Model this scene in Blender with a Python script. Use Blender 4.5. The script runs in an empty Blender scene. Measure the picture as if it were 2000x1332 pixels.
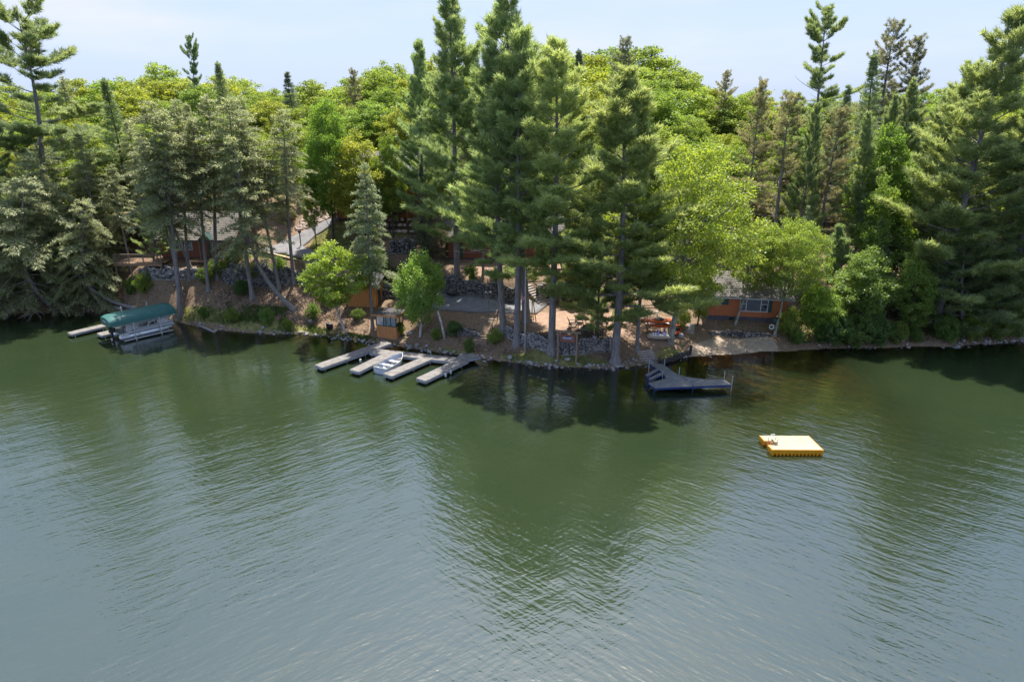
import bpy, math, random
import numpy as np
from mathutils import Vector, Matrix

# ------------------------------------------------------------------ camera, sky, sun, exposure
scene = bpy.context.scene
col = scene.collection
CAM_H, PITCH, F = 22.0, math.radians(20.0), 1333.3      # drone height, tilt, focal length in photo pixels
cam = bpy.data.cameras.new("camera"); cam.sensor_width = 36; cam.lens = 24.0
cam.clip_start = 0.5; cam.clip_end = 3000
camo = bpy.data.objects.new("camera", cam); col.objects.link(camo)
camo.location = (0, 0, CAM_H); camo.rotation_euler = (math.pi/2 - PITCH, 0, 0)
scene.camera = camo
SUN_EL, SUN_AZ = math.radians(66), math.radians(5)     # azimuth from +Y (away from the camera), plus = to the right
sd = Vector((math.sin(SUN_AZ)*math.cos(SUN_EL), math.cos(SUN_AZ)*math.cos(SUN_EL), math.sin(SUN_EL)))
world = bpy.data.worlds.new("World"); scene.world = world; world.use_nodes = True
wn, wl = world.node_tree.nodes, world.node_tree.links
bg = wn["Background"]
sky = wn.new("ShaderNodeTexSky"); sky.sky_type = 'NISHITA'; sky.sun_disc = False
sky.sun_elevation = SUN_EL; sky.sun_rotation = SUN_AZ; sky.altitude = 400
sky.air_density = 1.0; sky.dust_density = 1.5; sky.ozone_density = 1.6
tc = wn.new("ShaderNodeTexCoord"); mp = wn.new("ShaderNodeMapping"); mp.inputs['Scale'].default_value = (1.3, 1.3, 6.0); mp.inputs['Location'].default_value = (.35, 0, 0)
cn = wn.new("ShaderNodeTexNoise"); cn.inputs['Scale'].default_value = 1.6; cn.inputs['Detail'].default_value = 6; cn.inputs['Roughness'].default_value = 0.55
cr = wn.new("ShaderNodeMapRange"); cr.inputs['From Min'].default_value = 0.46; cr.inputs['From Max'].default_value = 0.72
cr.inputs['To Min'].default_value = 0.0; cr.inputs['To Max'].default_value = 0.6
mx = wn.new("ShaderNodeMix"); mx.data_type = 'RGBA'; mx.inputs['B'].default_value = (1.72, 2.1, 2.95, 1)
wl.new(tc.outputs['Generated'], mp.inputs['Vector']); wl.new(mp.outputs['Vector'], cn.inputs['Vector'])
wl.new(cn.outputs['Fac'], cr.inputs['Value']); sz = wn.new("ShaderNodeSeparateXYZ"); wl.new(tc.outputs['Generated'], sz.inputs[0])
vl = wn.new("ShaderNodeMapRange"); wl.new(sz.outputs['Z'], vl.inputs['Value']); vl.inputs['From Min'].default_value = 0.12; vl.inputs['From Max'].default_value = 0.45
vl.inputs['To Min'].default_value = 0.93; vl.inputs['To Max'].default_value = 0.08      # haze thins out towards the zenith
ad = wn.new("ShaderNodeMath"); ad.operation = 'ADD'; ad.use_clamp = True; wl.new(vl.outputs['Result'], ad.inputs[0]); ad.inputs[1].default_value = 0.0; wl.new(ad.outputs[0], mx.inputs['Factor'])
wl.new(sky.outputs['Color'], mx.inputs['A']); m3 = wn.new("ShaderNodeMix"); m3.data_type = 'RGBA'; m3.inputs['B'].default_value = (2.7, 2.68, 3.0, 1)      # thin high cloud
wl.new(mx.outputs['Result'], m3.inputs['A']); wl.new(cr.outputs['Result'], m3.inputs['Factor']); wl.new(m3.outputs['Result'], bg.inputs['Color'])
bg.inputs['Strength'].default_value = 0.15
sun = bpy.data.lights.new("sun", 'SUN'); sun.energy = 4.4; sun.angle = math.radians(0.6); sun.color = (1.0, 0.95, 0.86)
suno = bpy.data.objects.new("sun", sun); col.objects.link(suno)
suno.rotation_euler = (-sd).to_track_quat('-Z', 'Y').to_euler(); suno.location = (0, 60, 80)
vs = scene.view_settings
vs.view_transform = 'Standard'; vs.look = 'None'; vs.exposure = 1.25; vs.gamma = 1.0; vs.use_curve_mapping = False
cy = scene.cycles
cy.max_bounces = 10; cy.diffuse_bounces = 6; cy.glossy_bounces = 3; cy.transmission_bounces = 4; cy.transparent_max_bounces = 10
cy.caustics_reflective = False; cy.caustics_refractive = False; cy.use_denoising = True; cy.sample_clamp_direct = 1.6

# ------------------------------------------------------------------ helpers
R = math.radians
FWD = np.array([0, math.cos(PITCH), -math.sin(PITCH)]); UPV = np.array([0, math.sin(PITCH), math.cos(PITCH)])
def ray(px, py):
    return FWD + np.array([1, 0, 0])*((px-1000)/F) + UPV*((666-py)/F)
def at_z(px, py, z):
    d = ray(px, py); t = (z-CAM_H)/d[2]; return Vector((d[0]*t, d[1]*t, z))
def at_Y(px, py, Y):
    d = ray(px, py); t = Y/d[1]; return Vector((d[0]*t, Y, CAM_H+d[2]*t))

def tag(o, label=None, cat=None, group=None, kind=None):
    if label: o["label"] = label
    if cat: o["category"] = cat
    if group: o["group"] = group
    if kind: o["kind"] = kind
    return o
def empty(name, loc=(0, 0, 0), rz=0.0, label=None, cat=None, group=None, kind=None):
    o = bpy.data.objects.new(name, None); o.empty_display_size = 0.3; col.objects.link(o)
    o.location = loc; o.rotation_euler = (0, 0, rz)
    return tag(o, label, cat, group, kind)
def mesh_np(name, verts, faces, mat=None, rnd=None, smooth=False):
    verts = np.asarray(verts, np.float32); faces = np.asarray(faces, np.int32)
    me = bpy.data.meshes.new(name); n, k = faces.shape
    me.vertices.add(len(verts)); me.vertices.foreach_set("co", verts.ravel())
    me.loops.add(n*k); me.loops.foreach_set("vertex_index", faces.ravel())
    me.polygons.add(n); me.polygons.foreach_set("loop_start", np.arange(0, n*k, k, dtype=np.int32))
    if smooth: me.polygons.foreach_set("use_smooth", np.ones(n, bool))
    if rnd is not None:
        a = me.attributes.new("rnd", 'FLOAT', 'POINT'); a.data.foreach_set("value", np.asarray(rnd, np.float32))
    me.update(calc_edges=True)
    if mat: me.materials.append(mat)
    return me
def link(name, me, parent=None, loc=(0, 0, 0), rz=0.0):
    o = bpy.data.objects.new(name, me); col.objects.link(o)
    if parent: o.parent = parent
    o.location = loc; o.rotation_euler = (0, 0, rz)
    return o
class MB:
    """collects polygons for one mesh"""
    def __init__(s): s.v = []; s.f = []
    def add(s, vs, fs):
        b = len(s.v); s.v += [tuple(p) for p in vs]; s.f += [tuple(i+b for i in f) for f in fs]; return s
    def box(s, x0, x1, y0, y1, z0, z1, m=None):
        vs = [Vector(p) for p in ((x0,y0,z0),(x1,y0,z0),(x1,y1,z0),(x0,y1,z0),(x0,y0,z1),(x1,y0,z1),(x1,y1,z1),(x0,y1,z1))]
        if m is not None: vs = [m @ p for p in vs]
        return s.add(vs, ((3,2,1,0),(4,5,6,7),(0,1,5,4),(1,2,6,5),(2,3,7,6),(3,0,4,7)))
    def beam(s, a, b, w, h=None):
        """square bar from a to b"""
        a = Vector(a); b = Vector(b); h = h or w; d = (b-a).normalized()
        up = Vector((0,0,1)) if abs(d.z) < 0.95 else Vector((0,1,0))
        x = d.cross(up).normalized()*(w/2); y = x.cross(d).normalized()*(h/2)
        vs = [a-x-y, a+x-y, a+x+y, a-x+y, b-x-y, b+x-y, b+x+y, b-x+y]
        return s.add(vs, ((0,1,2,3),(7,6,5,4),(4,5,1,0),(5,6,2,1),(6,7,3,2),(7,4,0,3)))
    def tube(s, pts, rad, n=8, cap=True):
        pts = [Vector(p) for p in pts]
        if not hasattr(rad, '__len__'): rad = [rad]*len(pts)
        vs = []; fs = []
        for i, p in enumerate(pts):
            d = (pts[min(i+1, len(pts)-1)]-pts[max(i-1, 0)]).normalized()
            up = Vector((0,0,1)) if abs(d.z) < 0.9 else Vector((1,0,0))
            x = d.cross(up).normalized(); y = d.cross(x).normalized()
            for k in range(n):
                a = 2*math.pi*k/n; vs.append(p+(x*math.cos(a)+y*math.sin(a))*rad[i])
        for i in range(len(pts)-1):
            for k in range(n):
                k2 = (k+1) % n; fs.append((i*n+k, i*n+k2, (i+1)*n+k2, (i+1)*n+k))
        if cap: fs.append(tuple(range(n-1, -1, -1))); fs.append(tuple((len(pts)-1)*n+k for k in range(n)))
        return s.add(vs, fs)
    def prism(s, poly, z0, z1):
        n = len(poly); a = sum(poly[i][0]*poly[(i+1)%n][1]-poly[(i+1)%n][0]*poly[i][1] for i in range(n))
        if a < 0: poly = poly[::-1]
        vs = [(p[0],p[1],z0) for p in poly]+[(p[0],p[1],z1) for p in poly]
        fs = [tuple(range(n-1,-1,-1)), tuple(range(n,2*n))]+[(i,(i+1)%n,(i+1)%n+n,i+n) for i in range(n)]
        return s.add(vs, fs)
    def loft(s, rings, closed=True, cap=True):
        n = len(rings[0]); vs = [p for r in rings for p in r]; fs = []
        for i in range(len(rings)-1):
            for k in range(n if closed else n-1):
                k2 = (k+1) % n; fs.append((i*n+k, i*n+k2, (i+1)*n+k2, (i+1)*n+k))
        if cap: fs.append(tuple(range(n-1,-1,-1))); fs.append(tuple((len(rings)-1)*n+k for k in range(n)))
        return s.add(vs, fs)
    def mesh(s, name, mat, smooth=False):
        me = bpy.data.meshes.new(name); me.from_pydata(s.v, [], s.f); me.materials.append(mat)
        if smooth: me.polygons.foreach_set("use_smooth", [True]*len(me.polygons))
        me.update(); return me
    def build(s, name, mat, parent=None, smooth=False):
        return link(name, s.mesh(name, mat, smooth), parent)
def bevel(o, w=0.015, seg=1):
    m = o.modifiers.new("bevel", 'BEVEL'); m.width = w; m.segments = seg; m.limit_method = 'ANGLE'; return o

MATS = {}
def mat(name, c1, c2=None, scale=5.0, rough=0.75, metal=0.0, bump=0.0, stretch=(1, 1, 1), spec=0.4, detail=5, alpha=None):
    if name in MATS: return MATS[name]
    m = bpy.data.materials.new(name); m.use_nodes = True; MATS[name] = m
    n, l = m.node_tree.nodes, m.node_tree.links; b = n["Principled BSDF"]
    b.inputs['Roughness'].default_value = rough; b.inputs['Metallic'].default_value = metal
    b.inputs['Specular IOR Level'].default_value = spec
    c2 = c2 or tuple(x*0.7 for x in c1)
    t = n.new("ShaderNodeTexCoord"); mpn = n.new("ShaderNodeMapping"); mpn.inputs['Scale'].default_value = stretch
    no = n.new("ShaderNodeTexNoise"); no.inputs['Scale'].default_value = scale; no.inputs['Detail'].default_value = detail; no.inputs['Roughness'].default_value = 0.62
    rp = n.new("ShaderNodeValToRGB"); rp.color_ramp.elements[0].position = 0.32; rp.color_ramp.elements[1].position = 0.68
    rp.color_ramp.elements[0].color = (*c2, 1); rp.color_ramp.elements[1].color = (*c1, 1)
    l.new(t.outputs['Object'], mpn.inputs['Vector']); l.new(mpn.outputs['Vector'], no.inputs['Vector'])
    l.new(no.outputs['Fac'], rp.inputs['Fac']); l.new(rp.outputs['Color'], b.inputs['Base Color'])
    if bump:
        bu = n.new("ShaderNodeBump"); bu.inputs['Strength'].default_value = 0.8; bu.inputs['Distance'].default_value = bump
        l.new(no.outputs['Fac'], bu.inputs['Height']); l.new(bu.outputs['Normal'], b.inputs['Normal'])
    return m
def glass_mat(name, tint=(0.75, 0.82, 0.85), fac=0.35):
    m = bpy.data.materials.new(name); m.use_nodes = True; n, l = m.node_tree.nodes, m.node_tree.links
    n.remove(n["Principled BSDF"]); o = n["Material Output"]
    tr = n.new("ShaderNodeBsdfTransparent"); tr.inputs['Color'].default_value = (*tint, 1)
    gl = n.new("ShaderNodeBsdfGlossy"); gl.inputs['Roughness'].default_value = 0.03
    ms = n.new("ShaderNodeMixShader"); ms.inputs['Fac'].default_value = fac
    l.new(tr.outputs[0], ms.inputs[1]); l.new(gl.outputs[0], ms.inputs[2]); l.new(ms.outputs[0], o.inputs['Surface'])
    return m
def leaf_mat(name, dark, light, trans, tfac=0.42):
    m = bpy.data.materials.new(name); m.use_nodes = True; n, l = m.node_tree.nodes, m.node_tree.links
    n.remove(n["Principled BSDF"]); o = n["Material Output"]
    at = n.new("ShaderNodeAttribute"); at.attribute_name = "rnd"
    rp = n.new("ShaderNodeValToRGB"); rp.color_ramp.elements[0].color = (*dark, 1); rp.color_ramp.elements[1].color = (*light, 1)
    oi = n.new("ShaderNodeObjectInfo")
    mu = n.new("ShaderNodeMix"); mu.data_type = 'RGBA'; mu.blend_type = 'MULTIPLY'; mu.inputs['Factor'].default_value = 1
    l.new(at.outputs['Fac'], rp.inputs['Fac']); l.new(rp.outputs['Color'], mu.inputs['A']); l.new(oi.outputs['Color'], mu.inputs['B'])
    mt = n.new("ShaderNodeMix"); mt.data_type = 'RGBA'; mt.blend_type = 'MULTIPLY'; mt.inputs['Factor'].default_value = 1
    mt.inputs['B'].default_value = (*trans, 1); l.new(mu.outputs['Result'], mt.inputs['A'])
    d = n.new("ShaderNodeBsdfDiffuse"); t = n.new("ShaderNodeBsdfTranslucent"); ms = n.new("ShaderNodeMixShader"); ms.inputs['Fac'].default_value = tfac
    l.new(mu.outputs['Result'], d.inputs['Color']); l.new(mt.outputs['Result'], t.inputs['Color'])
    l.new(d.outputs[0], ms.inputs[1]); l.new(t.outputs[0], ms.inputs[2])
    g = n.new("ShaderNodeBsdfGlossy"); g.inputs['Roughness'].default_value = 0.45; g.inputs['Color'].default_value = (0.9, 0.95, 0.9, 1)
    m2 = n.new("ShaderNodeMixShader"); m2.inputs['Fac'].default_value = 0.025
    l.new(ms.outputs[0], m2.inputs[1]); l.new(g.outputs[0], m2.inputs[2]); l.new(m2.outputs[0], o.inputs['Surface'])
    return m

# ------------------------------------------------------------------ terrain: shoreline and heights (surveyed from the photograph)
SHORE = [(0,612),(130,609),(230,611),(300,618),(345,628),(400,641),(500,651),(590,653),(650,659),(716,669),(770,676),(830,684),(896,694),
         (932,700),(995,707),(1042,714),(1121,718),(1193,720),(1262,711),(1292,709),(1344,697),(1435,692),(1504,685),(1526,687),(1600,681),
         (1700,680),(1750,678),(1800,676),(1860,678),(1900,673),(2000,665)]
sw = [at_z(a, b, 0) for a, b in SHORE]
shore = np.array([(-800, 90), (-120, 76), (-70, 70.5)]+[(p.x, p.y) for p in sw]+[(70, 59), (130, 62), (800, 70)])
PXZ = [ # photo pixel x, y and the height of the ground seen there
 (30,545,2.2),(100,545,2.2),(100,500,5.0),(200,545,2.4),(262,601,.5),(300,590,1.2),(350,593,1.4),(350,574,2.3),(300,550,3.2),(370,544,3.6),(378,534,4.1),
 (290,520,4.4),(380,512,4.8),(440,512,4.8),(380,490,5.0),(407,565,2.8),(424,544,3.6),(493,580,2.2),(493,562,2.85),(540,568,2.7),(440,535,3.9),
 (500,505,5.15),(540,505,5.15),(573,603,1.6),(574,556,3.1),(600,503,5.2),(560,482,5.6),(520,488,5.3),(620,478,5.8),(650,440,7.5),(660,420,8.2),(640,395,9.2),
 (590,430,7.6),(540,440,7.2),(640,470,6.1),(700,500,5.0),(620,545,3.2),(640,570,2.5),(640,620,.95),(690,610,1.5),(735,612,1.4),(760,592,2.0),(765,655,.35),(745,655,.4),
 (823,655,.6),(869,660,.65),(850,622,1.75),(800,575,2.2),(770,560,2.6),(900,590,2.1),(1000,600,2.0),(1060,603,1.95),(960,612,2.0),(880,573,2.25),(1000,590,2.05),
 (880,541,3.85),(940,548,3.8),(1000,556,3.7),(950,532,4.1),(950,505,4.8),(1060,505,4.8),(880,505,4.8),(1060,549,4.0),(1030,548,3.9),(1080,585,2.2),(1100,560,3.0),
 (1100,625,1.9),(1200,636,1.85),(1180,625,1.9),(1150,657,1.85),(1060,655,1.85),(1060,694,.6),(1120,693,.6),(1180,690,.6),(1020,672,.9),(940,674,.35),(955,620,1.9),
 (1025,693,.4),(982,645,1.5),(1089,702,.35),(1125,709,.25),(1200,705,.4),(1245,682,.85),(1285,655,1.3),(1290,625,1.7),(1265,700,.35),(1310,690,.4),(1360,665,.5),
 (1430,657,.5),(1440,636,1.15),(1450,626,1.4),(1535,628,1.4),(1530,655,.6),(1450,560,2.2),(1300,580,2.1),(1150,590,2.1),(1200,540,3.5),(1600,662,.5),(1700,657,.6),
 (1825,634,1.0),(1850,602,1.8),(1970,645,.7),(1980,612,1.8),(1700,600,2.0),(1900,560,3.0),(1700,540,3.6),(780,430,8.0),(700,425,8.2),(840,430,7.9),(780,455,7.0),(770,490,5.5),(790,540,3.5),(860,480,5.6)]
ctrl = [tuple(at_z(a, b, z)) for a, b, z in PXZ]
ctrl += [(x, Y, z) for Y, z in ((95, 9.0), (130, 9.5), (200, 8), (420, 0), (900, -30)) for x in (-300, -150, -80, -40, 0, 40, 80, 150, 300)]
ctrl += [(-50, 84, 7), (-75, 82, 6), (30, 84, 6.5), (50, 80, 6), (75, 78, 6), (-75, 74, 2.5), (75, 64, 2.0), (-110, 80, 3), (110, 68, 3), (-200, 90, 5), (200, 75, 4)]
ctrl += [(x, y, 0.05) for x, y in shore]
C = np.array(ctrl)
def phi(r2): return np.sqrt(r2+0.8)
A = phi(((C[:, None, :2]-C[None, :, :2])**2).sum(-1)) + np.eye(len(C))*-0.12
wts = np.linalg.solve(np.block([[A, np.ones((len(C), 1))], [np.ones((1, len(C))), np.zeros((1, 1))]]), np.append(C[:, 2], 0))
def seg_dist(X, Y):
    d = np.full(X.shape, 1e9)
    for (ax, ay), (bx, by) in zip(shore[:-1], shore[1:]):
        vx, vy = bx-ax, by-ay; t = np.clip(((X-ax)*vx+(Y-ay)*vy)/(vx*vx+vy*vy), 0, 1)
        d = np.minimum(d, np.hypot(X-ax-t*vx, Y-ay-t*vy))
    return np.where(Y > np.interp(X, shore[:, 0], shore[:, 1]), d, -d)
rs = np.random.RandomState(3)
def fbm(X, Y, s, seed=0, octv=4):
    """smooth value noise"""
    out = np.zeros_like(X, dtype=float); amp = 1.0; g = np.random.RandomState(seed).rand(64, 64)-.5
    for o in range(octv):
        x = X*s; y = Y*s; xi = np.floor(x).astype(int); yi = np.floor(y).astype(int); fx = x-xi; fy = y-yi
        fx = fx*fx*(3-2*fx); fy = fy*fy*(3-2*fy)
        g00 = g[xi % 64, yi % 64]; g10 = g[(xi+1) % 64, yi % 64]; g01 = g[xi % 64, (yi+1) % 64]; g11 = g[(xi+1) % 64, (yi+1) % 64]
        out += amp*((g00*(1-fx)+g10*fx)*(1-fy)+(g01*(1-fx)+g11*fx)*fy); amp *= .5; s *= 2.1
    return out
bx0, bx1 = at_z(1335, 700, 0).x, at_z(1585, 690, 0).x
def height(X, Y):
    Z = np.full(X.shape, wts[-1]); flat = Z.ravel(); xf, yf = X.ravel(), Y.ravel()
    for i in range(len(C)): flat += wts[i]*phi((xf-C[i, 0])**2+(yf-C[i, 1])**2)
    Z = flat.reshape(X.shape); D = seg_dist(X, Y)
    land = np.maximum(Z, 0.10*np.clip(D/0.5, 0, 1)) + fbm(X, Y, 0.55, 1)*0.16*np.clip(D/2, 0, 1)
    wb = np.clip(1-np.maximum(bx0-X, X-bx1)/(4.0-np.minimum(D, 0)*.6), 0, 1); wb = wb*wb*(3-2*wb)
    slope = 0.42*(1-wb)+0.085*wb
    bed = -0.03-np.minimum(-D*slope, 6)+fbm(X, Y, 0.7, 2)*0.12*np.clip(-D/1.5, 0, 1)
    return np.where(D > 0, land, bed), D
gx = np.concatenate([np.array([-900, -600, -400, -280, -200, -150, -120, -100]), np.arange(-90, -52, 2.0), np.arange(-52, 52, 0.42), np.arange(52, 91, 2.0), np.array([100, 120, 150, 200, 280, 400, 600, 900])])
gy = np.concatenate([np.array([-500, -300, -150, -60, 0, 20, 35]), np.arange(42, 90, 0.42), np.arange(90, 130, 2.5), np.array([135, 150, 180, 230, 300, 450, 700, 1200])])
GX, GY = np.meshgrid(gx, gy, indexing='ij')
GZ, GD = height(GX, GY)
def H(x, y):
    i = int(np.clip(np.searchsorted(gx, x)-1, 0, len(gx)-2)); j = int(np.clip(np.searchsorted(gy, y)-1, 0, len(gy)-2))
    u = (x-gx[i])/(gx[i+1]-gx[i]); v = (y-gy[j])/(gy[j+1]-gy[j])
    return float((GZ[i, j]*(1-u)+GZ[i+1, j]*u)*(1-v)+(GZ[i, j+1]*(1-u)+GZ[i+1, j+1]*u)*v)
def G(px, py):
    """the place on the ground seen at a photo pixel"""
    d = ray(px, py); t = 40.0
    while t < 400:
        p = d*t+np.array([0, 0, CAM_H])
        if p[2] <= H(p[0], p[1]):
            lo, hi = t-0.5, t
            for _ in range(14):
                m = (lo+hi)/2; p = d*m+np.array([0, 0, CAM_H])
                if p[2] <= H(p[0], p[1]): hi = m
                else: lo = m
            return Vector((p[0], p[1], H(p[0], p[1])))
        t += 0.5
    return Vector((d[0]*t, d[1]*t, 10))
def ground_pt(x, y, dz=0.0): return Vector((x, y, H(x, y)+dz))
def inside(X, Y, poly):
    r = np.zeros(X.shape, bool); n = len(poly)
    for i in range(n):
        x1, y1 = poly[i]; x2, y2 = poly[(i+1) % n]
        c = ((y1 > Y) != (y2 > Y)); 
        with np.errstate(divide='ignore', invalid='ignore'): xi = (x2-x1)*(Y-y1)/(y2-y1+1e-12)+x1
        r ^= c & (X < xi)
    return r
def zone(*polys):
    m = np.zeros(GX.shape)
    for p in polys: m = np.maximum(m, inside(GX, GY, [tuple(G(a, b))[:2] for a, b in p]).astype(float))
    for _ in range(2):
        q = m.copy(); q[1:-1, 1:-1] = (m[1:-1, 1:-1]*2+m[:-2, 1:-1]+m[2:, 1:-1]+m[1:-1, :-2]+m[1:-1, 2:])/6; m = q
    return m
lawn = zone([(468,505),(600,517),(600,496),(480,490)],[(600,492),(625,500),(700,490),(665,432),(640,446),(612,466)],[(600,398),(665,388),(665,404),(610,412)],
            [(752,452),(800,452),(800,461),(748,463)],[(1300,678),(1342,690),(1335,696),(1280,703),(1282,692)],[(980,690),(1190,703),(1190,716),(1040,711),(985,703)],
            [(700,664),(930,688),(930,697),(770,672)],[(260,548),(330,552),(328,560),(260,562)],[(340,600),(480,615),(600,640),(600,655),(500,648),(345,626)])
tan = zone([(930,606),(960,603),(1075,612),(1130,600),(1240,618),(1330,622),(1330,640),(1310,680),(1262,676),(1230,660),(1100,650),(1040,636)],
           [(600,425),(665,402),(665,412),(600,455),(575,455)],[(900,505),(1000,505),(1005,540),(880,535)])
sand = zone([(1335,696),(1350,676),(1400,660),(1510,662),(1530,690),(1500,692),(1350,700)])
nv = GX.size; idx = np.arange(nv).reshape(GX.shape)
faces = np.stack([idx[:-1, :-1], idx[1:, :-1], idx[1:, 1:], idx[:-1, 1:]], -1).reshape(-1, 4)
def ground_material():
    m = bpy.data.materials.new("forest_ground"); m.use_nodes = True; n, l = m.node_tree.nodes, m.node_tree.links; b = n["Principled BSDF"]
    b.inputs['Roughness'].default_value = 0.95; b.inputs['Specular IOR Level'].default_value = 0.1
    t = n.new("ShaderNodeTexCoord")
    def noise(s, d=6, r=.65):
        x = n.new("ShaderNodeTexNoise"); x.inputs['Scale'].default_value = s; x.inputs['Detail'].default_value = d; x.inputs['Roughness'].default_value = r
        l.new(t.outputs['Object'], x.inputs['Vector']); return x.outputs['Fac']
    def ramp(f, *st):
        x = n.new("ShaderNodeValToRGB"); e = x.color_ramp.elements
        while len(e) < len(st): e.new(0.5)
        for k, (p, c) in zip(e, st): k.position = p; k.color = (*c, 1)
        l.new(f, x.inputs['Fac']); return x.outputs['Color']
    def mixc(f, a, c):
        x = n.new("ShaderNodeMix"); x.data_type = 'RGBA'; l.new(f, x.inputs['Factor']); l.new(a, x.inputs['A']); l.new(c, x.inputs['B']); return x.outputs['Result']
    def attr(k):
        x = n.new("ShaderNodeAttribute"); x.attribute_name = k; return x.outputs['Fac']
    def edge(k, nz):
        a = n.new("ShaderNodeMath"); a.operation = 'MULTIPLY_ADD'; l.new(nz, a.inputs[0]); a.inputs[1].default_value = 0.9; l.new(attr(k), a.inputs[2])
        r = n.new("ShaderNodeMapRange"); l.new(a.outputs[0], r.inputs['Value']); r.inputs['From Min'].default_value = .72; r.inputs['From Max'].default_value = 1.05; return r.outputs['Result']
    fine, mid, big = noise(6, 5, .85), noise(1.7), noise(.35)
    litter = ramp(fine, (.3, (.045, .029, .021)), (.5, (.18, .123, .082)), (.7, (.33, .248, .17)))
    moss = ramp(mid, (.35, (.055, .06, .022)), (.7, (.12, .12, .05)))
    lf = n.new("ShaderNodeMapRange"); l.new(mid, lf.inputs['Value']); lf.inputs['From Min'].default_value = .56; lf.inputs['From Max'].default_value = .74; lf.inputs['To Max'].default_value = .6
    base = mixc(lf.outputs['Result'], litter, moss)
    grass = ramp(mid, (.3, (.085, .095, .028)), (.5, (.17, .165, .055)), (.72, (.27, .22, .10)))
    tanc = ramp(fine, (.3, (.19, .12, .08)), (.55, (.32, .22, .16)), (.75, (.40, .295, .225)))
    tanm = ramp(mid, (.35, (.17, .10, .065)), (.65, (.34, .24, .175)))
    hm = n.new("ShaderNodeMix"); hm.data_type = 'RGBA'; hm.inputs['Factor'].default_value = .45; l.new(tanc, hm.inputs['A']); l.new(tanm, hm.inputs['B'])
    sandc = ramp(mid, (.3, (.27, .205, .15)), (.7, (.36, .29, .225)))
    bedc = ramp(mid, (.35, (.13, .085, .036)), (.65, (.34, .235, .105)))
    c = mixc(edge('lawn', mid), base, grass); c = mixc(edge('tan', mid), c, hm.outputs['Result']); c = mixc(edge('sand', mid), c, sandc)
    c = mixc(attr('bed'), c, bedc)
    l.new(c, b.inputs['Base Color'])
    bu = n.new("ShaderNodeBump"); bu.inputs['Strength'].default_value = .7; bu.inputs['Distance'].default_value = .06
    l.new(fine, bu.inputs['Height']); l.new(bu.outputs['Normal'], b.inputs['Normal'])
    return m
me = mesh_np("ground", np.stack([GX, GY, GZ], -1).reshape(-1, 3), faces, ground_material(), smooth=True)
for k, a in (("lawn", lawn), ("tan", tan), ("sand", sand), ("bed", np.clip(-GD/0.4, 0, 1))):
    me.attributes.new(k, 'FLOAT', 'POINT').data.foreach_set("value", a.ravel().astype(np.float32))
tag(link("ground", me), kind="structure")

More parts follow.
